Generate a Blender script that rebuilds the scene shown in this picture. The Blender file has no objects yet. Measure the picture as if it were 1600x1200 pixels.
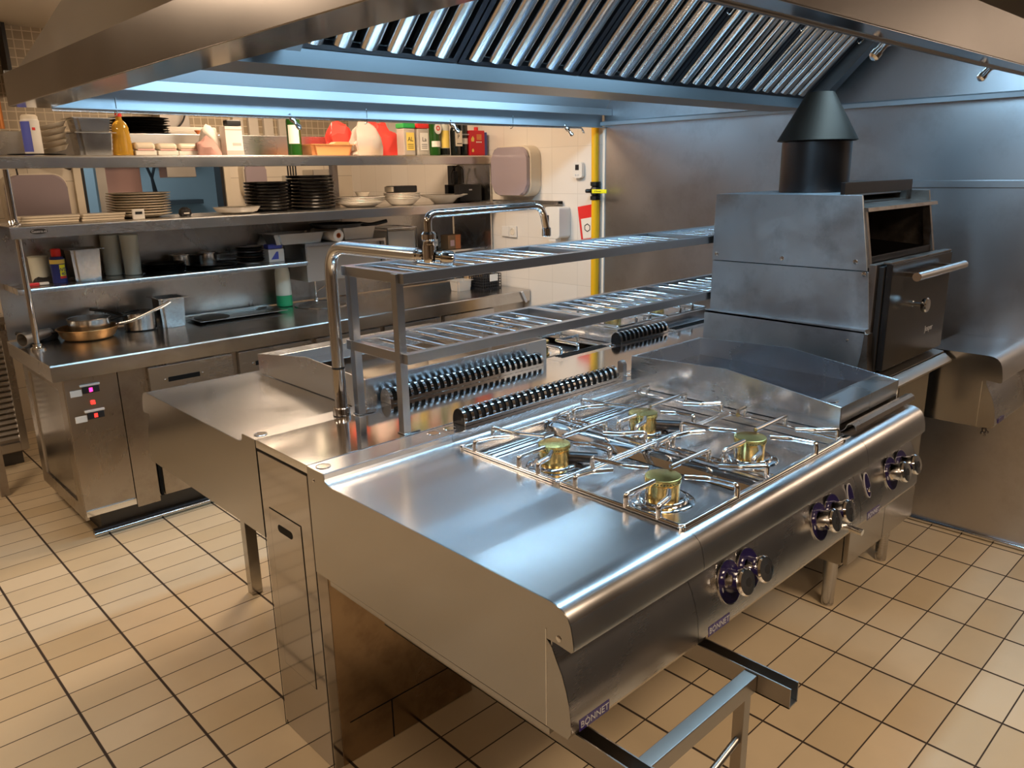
import bpy, bmesh, math, random
from mathutils import Vector, Matrix, noise as mnoise
random.seed(7)
S = bpy.context.scene
COL = S.collection
V = Vector

# ------------------------------------------------------------------ camera
F_PX = 1219.0
cam_d = bpy.data.cameras.new('camera'); cam = bpy.data.objects.new('camera', cam_d); COL.objects.link(cam)
cam_d.sensor_width = 36.0; cam_d.lens = F_PX / 1600 * 36.0; cam_d.clip_start = 0.02; cam_d.clip_end = 60
_d1 = V((1330, -357, F_PX)).normalized()
_d2 = V((-1200, -310, F_PX)).normalized(); _d2 = (_d2 - _d1 * _d1.dot(_d2)).normalized()
_d3 = _d1.cross(_d2)
R = Matrix((_d1, _d2, _d3))
right = R @ V((1, 0, 0)); up = R @ V((0, -1, 0)); back = R @ V((0, 0, -1))
M4 = Matrix((right, up, back)).transposed().to_4x4(); M4.translation = V((0, 0, 1.6))
cam.matrix_world = M4
S.camera = cam
# ------------------------------------------------------------------ view + world
S.view_settings.view_transform = 'Standard'; S.view_settings.look = 'None'
S.view_settings.gamma = 1.0; S.view_settings.use_curve_mapping = False
S.view_settings.exposure = 0.30
w = bpy.data.worlds.new('world'); S.world = w; w.use_nodes = True
w.node_tree.nodes['Background'].inputs[0].default_value = (0.55, 0.42, 0.30, 1)
w.node_tree.nodes['Background'].inputs[1].default_value = 0.10

# ------------------------------------------------------------------ lights
def area(name, loc, size, energy, color, rot=(0, 0, 0), sy=None, spread=None):
    l = bpy.data.lights.new(name, 'AREA'); l.energy = energy; l.color = color
    l.shape = 'RECTANGLE'; l.size = size; l.size_y = sy or size
    if spread: l.spread = spread
    o = bpy.data.objects.new(name, l); COL.objects.link(o); o.location = loc; o.rotation_euler = rot
    return o
WARM = (1.0, 0.75, 0.52); COOL = (0.40, 0.72, 1.0)
CEIL = 2.50
CEIL_LAMPS = [(-1.6, 1.0), (-0.25, 3.35), (1.9, -0.6), (0.25, -0.9), (2.5, 4.9), (2.3, 3.55)]  # last lamp is added to brighten the shelves and the white tiled wall
CEIL_W = [8, 23, 36, 15, 10, 27]
for (x, y), e in zip(CEIL_LAMPS, CEIL_W):
    area('ceiling_lamp_light', (x, y, CEIL - 0.035), 0.52, e, WARM, sy=0.52)
HOOD_LAMPS = [((1.5, 2.62, 2.13), 1), ((2.7, 2.62, 2.13), 1), ((1.5, 1.10, 2.13), -1), ((2.7, 1.10, 2.13), -1)]
for (loc, s) in HOOD_LAMPS:
    area('hood_tube_light', (loc[0], loc[1] - s*0.03, loc[2] - 0.05), 0.98, 7 if s > 0 else 7, COOL, rot=(0.55 if s > 0 else 0.1, 0, 0), sy=0.09)
area('pass_room_light', (2.0, 6.7, 2.3), 1.0, 11, (0.62, 0.86, 1.0))

# ------------------------------------------------------------------ materials
MAT = {}
def mat(name, base=(.8, .8, .8), metal=0.0, rough=0.5, spec=0.5, emit=None, estr=0, trans=0, ior=1.45, alpha=1.0, coat=0):
    m = bpy.data.materials.new(name); m.use_nodes = True; b = m.node_tree.nodes['Principled BSDF']
    b.inputs['Base Color'].default_value = (*base, 1); b.inputs['Metallic'].default_value = metal
    b.inputs['Roughness'].default_value = rough; b.inputs['Specular IOR Level'].default_value = spec
    b.inputs['IOR'].default_value = ior; b.inputs['Transmission Weight'].default_value = trans
    b.inputs['Alpha'].default_value = alpha; b.inputs['Coat Weight'].default_value = coat
    if emit: b.inputs['Emission Color'].default_value = (*emit, 1); b.inputs['Emission Strength'].default_value = estr
    MAT[name] = m; return m
def nd(m, t, **k):
    n = m.node_tree.nodes.new(t)
    for a, v in k.items(): setattr(n, a, v)
    return n
def steel(name, base, rough, stretch=(1, 1, 60), var=0.10, bump=0.03, smudge=0.0, smudge_scale=2.5, dirt=None, dirt_amt=0.0, dirt_scale=6):
    """brushed stainless: fine stretched grain in roughness and bump, soft wiping smudges"""
    var *= .12; bump = 0
    m = mat(name, base, 1.0, rough); nt = m.node_tree; L = nt.links; b = nt.nodes['Principled BSDF']
    tc = nd(m, 'ShaderNodeTexCoord'); mp = nd(m, 'ShaderNodeMapping'); mp.inputs['Scale'].default_value = stretch
    L.new(tc.outputs['Object'], mp.inputs[0])
    n1 = nd(m, 'ShaderNodeTexNoise'); n1.inputs['Scale'].default_value = 9; n1.inputs['Detail'].default_value = 4
    L.new(mp.outputs[0], n1.inputs['Vector'])
    n2 = nd(m, 'ShaderNodeTexNoise'); n2.inputs['Scale'].default_value = smudge_scale; n2.inputs['Detail'].default_value = 5; n2.inputs['Distortion'].default_value = 0.6
    L.new(tc.outputs['Object'], n2.inputs['Vector'])
    a = nd(m, 'ShaderNodeMapRange'); a.inputs[3].default_value = rough - var; a.inputs[4].default_value = rough + var
    a.inputs[1].default_value = 0.3; a.inputs[2].default_value = 0.7; L.new(n1.outputs[0], a.inputs[0])
    c = nd(m, 'ShaderNodeMapRange'); c.inputs[3].default_value = -smudge; c.inputs[4].default_value = smudge
    c.inputs[1].default_value = 0.3; c.inputs[2].default_value = 0.7; L.new(n2.outputs[0], c.inputs[0])
    ad = nd(m, 'ShaderNodeMath', operation='ADD'); ad.use_clamp = True; L.new(a.outputs[0], ad.inputs[0]); L.new(c.outputs[0], ad.inputs[1])
    L.new(ad.outputs[0], b.inputs['Roughness'])
    if bump:
        bp = nd(m, 'ShaderNodeBump'); bp.inputs['Strength'].default_value = bump; bp.inputs['Distance'].default_value = 0.002
        L.new(n1.outputs[0], bp.inputs['Height']); L.new(bp.outputs[0], b.inputs['Normal'])
    if dirt:
        n3 = nd(m, 'ShaderNodeTexNoise'); n3.inputs['Scale'].default_value = dirt_scale; n3.inputs['Detail'].default_value = 8; n3.inputs['Roughness'].default_value = .7
        L.new(tc.outputs['Object'], n3.inputs['Vector'])
        r = nd(m, 'ShaderNodeMapRange'); r.inputs[1].default_value = 0.5; r.inputs[2].default_value = 0.72; r.inputs[4].default_value = dirt_amt
        L.new(n3.outputs[0], r.inputs[0])
        mx = nd(m, 'ShaderNodeMix', data_type='RGBA'); mx.inputs[6].default_value = (*base, 1); mx.inputs[7].default_value = (*dirt, 1)
        L.new(r.outputs[0], mx.inputs[0]); L.new(mx.outputs[2], b.inputs['Base Color'])
    return m
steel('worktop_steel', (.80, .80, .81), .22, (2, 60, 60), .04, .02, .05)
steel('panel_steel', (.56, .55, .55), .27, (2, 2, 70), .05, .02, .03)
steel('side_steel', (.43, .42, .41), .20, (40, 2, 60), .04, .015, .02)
steel('spine_steel', (.72, .72, .73), .10, (3, 50, 50), .03, .01, .03)
steel('bright_steel', (.78, .78, .78), .10, (1, 1, 1), .02, 0)
steel('chrome', (.86, .86, .87), .045, (1, 1, 1), .01, 0)
steel('well_steel', (.66, .66, .67), .10, (3, 3, 3), .03, 0.01, .03)
steel('counter_steel', (.55, .53, .51), .20, (2, 60, 60), .05, .02, .06, 4, (.34, .29, .25), .5, 5)
steel('edge_steel', (.66, .64, .62), .26, (2, 60, 60), .05, .02, .04)
steel('cabinet_steel', (.44, .40, .36), .30, (60, 60, 2), .06, .04, .06, 3, (.27, .22, .18), .6, 4)
steel('wall_steel', (.58, .57, .58), .36, (8, 8, 8), .03, .0, .07, 1.6, (.36, .33, .32), .5, 3)
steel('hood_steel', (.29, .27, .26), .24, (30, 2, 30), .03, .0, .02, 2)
steel('frame_steel', (.34, .31, .28), .34, (2, 2, 2), .03, 0, .03)
steel('rack_steel', (.46, .47, .49), .30, (2, 30, 30), .03, 0)
steel('column_steel', (.46, .44, .43), .09, (2, 2, 2), .02, 0, .02)
steel('pipe_steel', (.73, .75, .78), .20, (2, 2, 2), .02, 0)
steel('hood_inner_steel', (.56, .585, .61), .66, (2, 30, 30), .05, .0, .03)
steel('filter_steel', (.74, .73, .72), .20, (1, 1, 1), .0, 0, .02)
steel('filter_dark', (.10, .10, .11), .4, (1, 1, 1), .03, 0)
steel('oven_steel', (.52, .55, .58), .46, (3, 8, 8), .05, .03, .14, 4, (.24, .25, .27), .6, 5)
steel('oven_trim', (.30, .26, .23), .38, (3, 3, 8), .05, .05, .1, 8, (.10, .07, .05), .8, 12)
steel('griddle_steel', (.68, .70, .72), .26, (50, 2, 50), .05, .02, .07, 3)
steel('griddle_plate', (.17, .20, .26), .24, (3, 50, 3), .05, .02, .05)
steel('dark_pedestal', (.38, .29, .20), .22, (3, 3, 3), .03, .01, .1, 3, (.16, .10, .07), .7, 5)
steel('flue_metal', (.075, .07, .07), .36, (8, 8, 1), .05, .02, .05)
steel('flue_hat', (.055, .043, .034), .55, (2, 2, 2), .04, .02, .05)
steel('brass', (.88, .68, .27), .22, (2, 2, 2), .04, 0)
steel('gutter_steel', (.22, .235, .25), .38, (2, 2, 2), .03, 0)
_m = mat('brass_spun', (.88, .70, .24), 1.0, .22); _b = _m.node_tree.nodes['Principled BSDF']; _b.inputs['Anisotropic'].default_value = .6
_t = nd(_m, 'ShaderNodeTangent', direction_type='RADIAL', axis='Z'); _m.node_tree.links.new(_t.outputs[0], _b.inputs['Tangent'])
steel('pan_steel', (.60, .59, .57), .22, (2, 2, 30), .05, .01, .06, 8)
steel('burnt_pan', (.36, .22, .10), .46, (2, 2, 2), .05, .02, .1, 9, (.16, .08, .03), .8, 14)
steel('dark_pan', (.06, .058, .055), .34, (2, 2, 2), .05, .02, .05)
steel('aluminium', (.55, .52, .48), .38, (2, 2, 2), .05, .02, .05)
mat('black_enamel', (.012, .011, .011), 0, .22, .6)
mat('black_cast', (.015, .014, .014), 0, .55, .4)
mat('void_black', (.006, .006, .006), 0, .6, .2)
mat('purple', (.028, .018, .13), 0, .22, .6)
mat('bezel_dark', (.012, .008, .05), 0, .2, .6)
mat('silver_print', (.62, .62, .66), .4, .4)
mat('white_plastic', (.72, .68, .62), 0, .38)
mat('cream_plastic', (.70, .62, .50), 0, .4)
mat('grey_label', (.55, .55, .57), 0, .5)
mat('black_plastic', (.02, .02, .022), 0, .38)
mat('smoke_plastic', (.34, .28, .31), 0, .12, .6, coat=.5)
mat('led_pink', (.3, 0, .1), 0, .4, emit=(1, .03, .22), estr=3.0)
mat('led_red', (.4, .01, .01), 0, .4, emit=(1, .03, .02), estr=2.2)
mat('yellow_paint', (.80, .44, .01), 0, .35)
mat('yellow_handle', (.85, .78, .02), 0, .4)
mat('china_cream', (.72, .62, .48), 0, .22, .6)
mat('china_white', (.75, .69, .60), 0, .2, .6)
mat('black_china', (.010, .010, .011), 0, .2, .4)
mat('terracotta', (.62, .27, .10), 0, .5)
mat('oil', (.78, .46, .06), 0, .06, .5, trans=.55, ior=1.4)
mat('glass_clear', (.85, .88, .86), 0, .03, .5, trans=.9, ior=1.3)
mat('plastic_clear', (.80, .74, .66), 0, .14, .5, trans=.55, ior=1.25)
mat('milky_plastic', (.62, .62, .52), 0, .4, .4, trans=.15)
mat('glass_green', (.015, .07, .01), 0, .06, .6)
mat('glass_dark', (.010, .012, .010), 0, .06, .6)
mat('red_plastic', (.72, .035, .03), 0, .3)
mat('red_bag', (.80, .07, .055), 0, .26, .5, coat=.3)
mat('red_tin', (.58, .02, .03), .1, .3)
mat('green_plastic', (.03, .36, .08), 0, .35)
mat('green_liquid', (.02, .30, .12), 0, .3)
mat('blue_tin', (.08, .10, .32), .2, .35)
mat('navy', (.02, .03, .16), 0, .35)
mat('blue_dot', (.03, .20, .65), 0, .3)
mat('orange_card', (.62, .18, .05), 0, .55)
mat('paper', (.78, .72, .64), 0, .7)
mat('paper_yellow', (.80, .58, .12), 0, .6)
mat('paper_pink', (.70, .42, .38), 0, .7)
mat('spice', (.30, .16, .07), 0, .8)
mat('bread', (.70, .42, .14), 0, .7)
mat('cloth_pink', (.50, .28, .24), 0, .85)
mat('tube_white', (.66, .60, .52), 0, .45)
mat('ink_black', (.02, .02, .02), 0, .6)
mat('ink_blue', (.08, .10, .45), 0, .6)
mat('ink_red', (.65, .04, .03), 0, .6)
mat('rubber', (.03, .03, .03), 0, .6)
mat('plinth_dark', (.10, .10, .105), .3, .5)
mat('lamp_glass', (.9, .9, .9), 0, .4, emit=(1, .80, .55), estr=1.0)
mat('tube_glass', (.9, .95, 1), 0, .4, emit=(.62, .85, 1), estr=4.0)
mat('lamp_white', (.75, .72, .68), 0, .5)
mat('ceiling_paint', (.62, .56, .46), 0, .7)
mat('teal_wall', (.42, .46, .48), 0, .5)
mat('dark_wall', (.10, .075, .055), 0, .5)
mat('dim_wall', (.26, .20, .15), 0, .45)
mat('pipe_orange', (.55, .20, .05), .4, .35)
mat('pink_print', (.66, .40, .36), 0, .6)

def grid_tile(name, axes, org, size, grout_w, tile_c, grout_c, rough=.3, vary=.10, tint=(1, .93, .82), bump=.15, spec=.5, blotch=.0):
    m = mat(name, tile_c, 0, rough, spec); nt = m.node_tree; L = nt.links; b = nt.nodes['Principled BSDF']
    g = nd(m, 'ShaderNodeNewGeometry'); sp = nd(m, 'ShaderNodeSeparateXYZ'); L.new(g.outputs['Position'], sp.inputs[0])
    masks = []; cells = []
    for ax, o, s, gw in zip(axes, org, size, grout_w):
        s1 = nd(m, 'ShaderNodeMath', operation='SUBTRACT'); L.new(sp.outputs[ax], s1.inputs[0]); s1.inputs[1].default_value = o
        d = nd(m, 'ShaderNodeMath', operation='DIVIDE'); L.new(s1.outputs[0], d.inputs[0]); d.inputs[1].default_value = s
        fl = nd(m, 'ShaderNodeMath', operation='FLOOR'); L.new(d.outputs[0], fl.inputs[0]); cells.append(fl)
        pp = nd(m, 'ShaderNodeMath', operation='PINGPONG'); L.new(d.outputs[0], pp.inputs[0]); pp.inputs[1].default_value = .5
        mr = nd(m, 'ShaderNodeMapRange'); mr.inputs[1].default_value = gw / s * .38; mr.inputs[2].default_value = gw / s * .62
        L.new(pp.outputs[0], mr.inputs[0]); masks.append(mr)
    mn = nd(m, 'ShaderNodeMath', operation='MINIMUM'); L.new(masks[0].outputs[0], mn.inputs[0]); L.new(masks[1].outputs[0], mn.inputs[1])
    cb = nd(m, 'ShaderNodeCombineXYZ'); L.new(cells[0].outputs[0], cb.inputs[0]); L.new(cells[1].outputs[0], cb.inputs[1])
    wn = nd(m, 'ShaderNodeTexWhiteNoise'); L.new(cb.outputs[0], wn.inputs['Vector'])
    hsv = nd(m, 'ShaderNodeMix', data_type='RGBA')
    c1 = [c * (1 - vary) * t for c, t in zip(tile_c, tint)]; c2 = [min(1, c * (1 + vary * .5)) for c in tile_c]
    hsv.inputs[6].default_value = (*c1, 1); hsv.inputs[7].default_value = (*c2, 1); L.new(wn.outputs['Value'], hsv.inputs[0])
    ns = nd(m, 'ShaderNodeTexNoise'); ns.inputs['Scale'].default_value = 3.0; ns.inputs['Detail'].default_value = 6; L.new(g.outputs['Position'], ns.inputs['Vector'])
    mr2 = nd(m, 'ShaderNodeMapRange'); mr2.inputs[1].default_value = .45; mr2.inputs[2].default_value = .75; mr2.inputs[4].default_value = blotch; L.new(ns.outputs[0], mr2.inputs[0])
    mx0 = nd(m, 'ShaderNodeMix', data_type='RGBA'); L.new(mr2.outputs[0], mx0.inputs[0]); L.new(hsv.outputs[2], mx0.inputs[6]); mx0.inputs[7].default_value = (*[c * .62 for c in tile_c], 1)
    mx = nd(m, 'ShaderNodeMix', data_type='RGBA'); L.new(mn.outputs[0], mx.inputs[0]); mx.inputs[6].default_value = (*grout_c, 1); L.new(mx0.outputs[2], mx.inputs[7])
    L.new(mx.outputs[2], b.inputs['Base Color'])
    rr = nd(m, 'ShaderNodeMapRange'); rr.inputs[3].default_value = .8; rr.inputs[4].default_value = rough; L.new(mn.outputs[0], rr.inputs[0]); L.new(rr.outputs[0], b.inputs['Roughness'])
    bp = nd(m, 'ShaderNodeBump'); bp.inputs['Strength'].default_value = bump; bp.inputs['Distance'].default_value = .003
    L.new(mn.outputs[0], bp.inputs['Height']); L.new(bp.outputs[0], b.inputs['Normal'])
    return m
grid_tile('floor_tile', (0, 1), (.923, 1.19), (.2430, .1255), (.0085, .0042), (.66, .545, .385), (.045, .030, .022), .34, .12, (1, .95, .86), .25, .4, .35)
grid_tile('wall_tile_r', (1, 2), (3.04, 1.183), (.215, .278), (.003, .003), (.74, .69, .63), (.60, .55, .49), .28, .03, (1, .98, .95), .1)
grid_tile('wall_tile_b', (0, 2), (.1, 1.16), (.30, .215), (.004, .004), (.72, .65, .55), (.42, .36, .29), .28, .03, (1, .98, .95), .1)
grid_tile('mosaic', (0, 2), (.1, 1.80), (.052, .052), (.006, .006), (.42, .34, .24), (.70, .60, .45), .35, .12, (1, .98, .92), .1)

# ------------------------------------------------------------------ mesh builder
ROOT = {}
class MB:
    def __init__(s): s.bm = bmesh.new()
    def box(s, x0, x1, y0, y1, z0, z1, bev=0, seg=2):
        r = bmesh.ops.create_cube(s.bm, size=1.0); vs = r['verts']
        for v in vs:
            v.co = V((x0 + (v.co.x + .5) * (x1 - x0), y0 + (v.co.y + .5) * (y1 - y0), z0 + (v.co.z + .5) * (z1 - z0)))
        if bev:
            es = list({e for v in vs for e in v.link_edges})
            bmesh.ops.bevel(s.bm, geom=es, offset=bev, segments=seg, affect='EDGES', profile=.5)
        return s
    def prism(s, pts, axis, a0, a1, bev=0):
        """pts: 2D polygon; axis 'x': pts=(y,z); 'y': pts=(x,z); 'z': pts=(x,y)"""
        def mk(p, a):
            return V((a, p[0], p[1])) if axis == 'x' else V((p[0], a, p[1])) if axis == 'y' else V((p[0], p[1], a))
        A = [s.bm.verts.new(mk(p, a0)) for p in pts]; B = [s.bm.verts.new(mk(p, a1)) for p in pts]
        fs = [s.bm.faces.new(A), s.bm.faces.new(B[::-1])]
        n = len(pts)
        for i in range(n):
            fs.append(s.bm.faces.new((A[i], B[i], B[(i + 1) % n], A[(i + 1) % n])))
        if bev:
            es = list({e for f in fs[:2] for e in f.edges})
            bmesh.ops.bevel(s.bm, geom=es, offset=bev, segments=1, affect='EDGES')
        return s
    def sheet(s, prof, t, axis, a0, a1):
        P = [V(p) for p in prof]; off = []
        for i, p in enumerate(P):
            a = P[i - 1] if i else p; b = P[i + 1] if i < len(P) - 1 else p
            d = (b - a).normalized(); off.append(p + V((-d.y, d.x)) * t)
        return s.prism([tuple(p) for p in P] + [tuple(p) for p in off[::-1]], axis, a0, a1)
    def tube(s, pts, r, n=12, closed=False, cap=True, taper=None):
        P = [V(p) for p in pts]; rings = []; N = len(P)
        prev = None
        for i, p in enumerate(P):
            a = P[(i - 1) % N] if (closed or i) else p; b = P[(i + 1) % N] if (closed or i < N - 1) else p
            d = (b - a).normalized()
            if prev is None:
                u = d.orthogonal().normalized()
            else:
                u = (prev - d * prev.dot(d))
                u = u.normalized() if u.length > 1e-6 else d.orthogonal().normalized()
            prev = u; v = d.cross(u)
            # mitre scale
            sc = 1.0
            if (closed or 0 < i < N - 1):
                c = (p - a).normalized().dot((b - p).normalized()); sc = 1 / max(.5, math.sqrt(max(.25, (1 + c) / 2)))
                sc = 1.0
            rr = r if taper is None else r * taper[i]
            rings.append([s.bm.verts.new(p + (u * math.cos(2 * math.pi * k / n) + v * math.sin(2 * math.pi * k / n)) * rr * sc) for k in range(n)])
        for i in range(N if closed else N - 1):
            A = rings[i]; B = rings[(i + 1) % N]
            for k in range(n):
                s.bm.faces.new((A[k], A[(k + 1) % n], B[(k + 1) % n], B[k]))
        if cap and not closed:
            s.bm.faces.new(rings[0][::-1]); s.bm.faces.new(rings[-1])
        return s
    def lathe(s, prof, c=(0, 0, 0), n=32, axis=(0, 0, 1), sx=1, sy=1):
        """prof: list of (r, h) from bottom to top along axis"""
        ax = V(axis).normalized(); q = V((0, 0, 1)).rotation_difference(ax).to_matrix(); c = V(c)
        rings = []
        for r, h in prof:
            if r < 1e-5: rings.append([s.bm.verts.new(c + q @ V((0, 0, h)))])
            else: rings.append([s.bm.verts.new(c + q @ V((r * sx * math.cos(2 * math.pi * k / n), r * sy * math.sin(2 * math.pi * k / n), h))) for k in range(n)])
        for A, B in zip(rings, rings[1:]):
            if len(A) == 1 and len(B) == 1: continue
            for k in range(n):
                k2 = (k + 1) % n
                if len(A) == 1: s.bm.faces.new((A[0], B[k2], B[k]))
                elif len(B) == 1: s.bm.faces.new((A[k], A[k2], B[0]))
                else: s.bm.faces.new((A[k], A[k2], B[k2], B[k]))
        return s
    def quad(s, a, b, c, d):
        s.bm.faces.new([s.bm.verts.new(V(p)) for p in (a, b, c, d)]); return s
    def rot(s, M, c=(0, 0, 0)):
        c = V(c)
        for v in s.bm.verts: v.co = c + M @ (v.co - c)
        return s
    def move(s, d):
        for v in s.bm.verts: v.co += V(d)
        return s
    def build(s, name, m, parent=None, ang=38, loc=None, flat=False):
        bm = s.bm
        bmesh.ops.remove_doubles(bm, verts=bm.verts, dist=1e-5)
        bmesh.ops.recalc_face_normals(bm, faces=bm.faces)
        if parent is not None: off = ROOT.get(parent.name, V((0, 0, 0)))
        else: off = V(loc) if loc is not None else V((0, 0, 0))
        for v in bm.verts: v.co -= off
        for f in bm.faces: f.smooth = True
        a = math.radians(ang)
        for e in bm.edges:
            e.smooth = not (len(e.link_faces) != 2 or e.calc_face_angle(0) > a)
        me = bpy.data.meshes.new(name); bm.to_mesh(me); bm.free()
        me.materials.append(MAT[m] if isinstance(m, str) else m)
        o = bpy.data.objects.new(name, me); COL.objects.link(o)
        if len(me.polygons) < 4000 and not flat:
            wn_ = o.modifiers.new('normals', 'WEIGHTED_NORMAL'); wn_.keep_sharp = True; wn_.weight = 100
        if parent is not None: o.parent = parent; ROOT[o.name] = off
        else: o.location = off; ROOT[o.name] = off
        return o
def tag(o, label=None, cat=None, group=None, kind=None):
    if label: o['label'] = label
    if cat: o['category'] = cat
    if group: o['group'] = group
    if kind: o['kind'] = kind
    return o
def thing(name, label, cat, loc=(0, 0, 0), group=None):
    o = bpy.data.objects.new(name, None); COL.objects.link(o); o.location = loc; o.empty_display_size = .05
    ROOT[o.name] = V(loc); tag(o, label, cat, group); return o
def struct(o): o['kind'] = 'structure'; return o
def copy_tree(o, parent=None):
    c = o.copy(); COL.objects.link(c)
    if parent is not None: c.parent = parent
    for ch in [k for k in o.children]: copy_tree(ch, c)
    ROOT[c.name] = ROOT.get(o.name, V((0, 0, 0))); return c
def fillet(pts, r, seg=5):
    P = [V(p) for p in pts]; out = [P[0]]
    for i in range(1, len(P) - 1):
        a = (P[i - 1] - P[i]); b = (P[i + 1] - P[i]); la, lb = a.length, b.length; a.normalize(); b.normalize()
        rr = min(r, la * .48, lb * .48); p0 = P[i] + a * rr; p1 = P[i] + b * rr
        for k in range(seg + 1):
            t = k / seg; out.append((1 - t) ** 2 * p0 + 2 * t * (1 - t) * P[i] + t * t * p1)
    out.append(P[-1]); return out
def text(parent, s, size, origin, xdir, ydir, m, name='lettering', extrude=.0004, align='CENTER', sx=1.0):
    """flat lettering: glyphs run along xdir, their tops point along ydir"""
    cu = bpy.data.curves.new('t', 'FONT'); cu.body = s; cu.size = size; cu.align_x = align; cu.align_y = 'CENTER'; cu.extrude = extrude; cu.resolution_u = 3
    to = bpy.data.objects.new('t', cu); COL.objects.link(to)
    bpy.context.view_layer.update()
    dg = bpy.context.evaluated_depsgraph_get(); me = bpy.data.meshes.new_from_object(to.evaluated_get(dg))
    bpy.data.objects.remove(to); bpy.data.curves.remove(cu)
    xd = V(xdir).normalized(); yd = V(ydir); yd = (yd - xd * yd.dot(xd)).normalized(); zd = xd.cross(yd); o = V(origin); off = ROOT.get(parent.name, V((0, 0, 0)))
    for v in me.vertices: v.co = o + xd * v.co.x * sx + yd * v.co.y + zd * v.co.z - off
    me.name = name; me.materials.clear(); me.materials.append(MAT[m])
    ob = bpy.data.objects.new(name, me); COL.objects.link(ob); ob.parent = parent; ROOT[ob.name] = off
    return ob

# =================================================================== ROOM SHELL
WX = 3.65            # right-hand wall plane
struct(MB().box(-3.2, 3.95, -3.0, 5.95, -.12, 0).build('floor', 'floor_tile'))
struct(MB().box(-3.2, 3.95, -3.0, 5.95, CEIL, CEIL + .1).build('ceiling', 'ceiling_paint'))
struct(MB().box(WX + .006, WX + .3, -3.0, 5.95, 0, CEIL).build('wall_right', 'wall_tile_r'))
struct(MB().box(WX - .006, WX + .006, -3.0, 3.04, .012, CEIL - .01, .001).build('trim_1', 'wall_steel'))
b = MB().prism([(WX - .006, 1.500), (WX - .014, 1.503), (WX - .014, 1.528), (WX - .006, 1.532)], 'y', -.6, 1.9)
struct(b.build('trim_2', 'wall_steel'))
struct(MB().tube([(WX - .012, -3, .014), (WX - .012, 1.1, .014), (WX - .012, 3.03, .014)], .012, 10).build('baseboard_right', 'bright_steel'))
# back wall with the opening to the next room (window 1.58..2.58 x 1.30..1.95)
WY = 5.75
b = MB()
for (x0, x1, z0, z1) in ((-3.2, 1.58, 0, 1.80), (2.58, 3.66, 0, 1.80), (1.58, 2.58, 0, 1.10)):
    b.box(x0, x1, WY, WY + .12, z0, z1)
struct(b.build('wall_back', 'wall_tile_b'))
b = MB()
for (x0, x1, z0, z1) in ((-3.2, 1.58, 1.80, CEIL), (2.58, 3.66, 1.80, CEIL), (1.58, 2.58, 1.80, CEIL)):
    b.box(x0, x1, WY, WY + .12, z0, z1)
struct(b.build('wall_back_upper', 'mosaic'))
struct(MB().box(-3.3, -3.2, -3.0, 5.95, 0, CEIL).build('wall_left', 'dim_wall'))
struct(MB().box(-3.2, 3.95, -3.1, -3.0, 0, CEIL).build('wall_front', 'dark_wall'))
struct(MB().box(1.25, 3.63, -1.2, -.22, 0, .93, .004).build('nose_reflection_block', 'dark_wall'))  # unseen dark block, added so the island's front edge reflects dark
b = MB()
b.box(1.555, 1.60, WY - .02, WY + .13, 1.10, 1.80); b.box(2.56, 2.605, WY - .02, WY + .13, 1.10, 1.80)
b.box(1.555, 2.605, WY - .02, WY + .13, 1.78, 1.82); b.box(1.555, 2.605, WY - .02, WY + .13, 1.08, 1.12)
o = struct(b.build('window_1', 'cream_plastic'))
b = MB()
b.box(1.602, 1.622, WY - .005, WY + .10, 1.12, 1.78); b.box(2.538, 2.558, WY - .005, WY + .10, 1.12, 1.78); b.box(1.602, 2.558, WY - .005, WY + .10, 1.76, 1.78)
b.build('window_frame', 'black_plastic', o)
# next room, seen through the opening
b = MB(); b.box(.6, 3.6, 7.6, 7.7, 0, CEIL); b.box(.5, .6, WY + .14, 7.7, 0, CEIL); b.box(3.6, 3.7, WY + .14, 7.7, 0, CEIL)
b.box(.5, 3.7, WY + .14, 7.7, -.1, 0); b.box(.5, 3.7, WY + .14, 7.7, CEIL, CEIL + .1)
struct(b.build('wall_next_room', 'teal_wall'))

# ceiling lamps
for i, (x, y) in enumerate(CEIL_LAMPS):
    t = thing('ceiling_lamp', 'square white ceiling lamp panel set under the kitchen ceiling', 'lamp', (x, y, CEIL), 'ceiling lamps')
    MB().box(x - .30, x + .30, y - .30, y + .30, CEIL - .03, CEIL - .001, .004).build('lamp_frame', 'lamp_white', t)
    MB().box(x - .27, x + .27, y - .27, y + .27, CEIL - .033, CEIL - .031).build('diffuser', 'lamp_glass', t)

# =================================================================== COOKING SUITE
X0 = .872
def mir(y): return 3.61 - y
PROF_TOP = [(1.665, .907), (1.590, .907), (1.586, .905), (1.585, .893), (1.580, .886), (1.565, .8812), (1.548, .880)]
PROF_NOSE = [(.852, .880), (.835, .8798), (.820, .878), (.806, .873), (.795, .864), (.788, .850), (.784, .833), (.781, .815), (.781, .804), (.786, .800), (.822, .803)]
PROF_PANEL = [(.833, .803), (.832, .790), (.821, .768), (.808, .745), (.798, .717), (.791, .690), (.787, .660), (.786, .635), (.794, .620), (.84, .618)]
SIDE = PROF_TOP + PROF_NOSE + PROF_PANEL[:-1] + [(1.665, .618)]
SIDE2 = PROF_TOP + PROF_NOSE + [(.845, .803)] + PROF_PANEL[1:-1] + [(1.665, .618)]
def fl(prof, far): return [(mir(y), z) for y, z in prof] if far else prof
def sheet(b, prof, t, x0, x1, far):
    b.sheet(fl(prof, far), -t if far else t, 'x', x0, x1)
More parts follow.
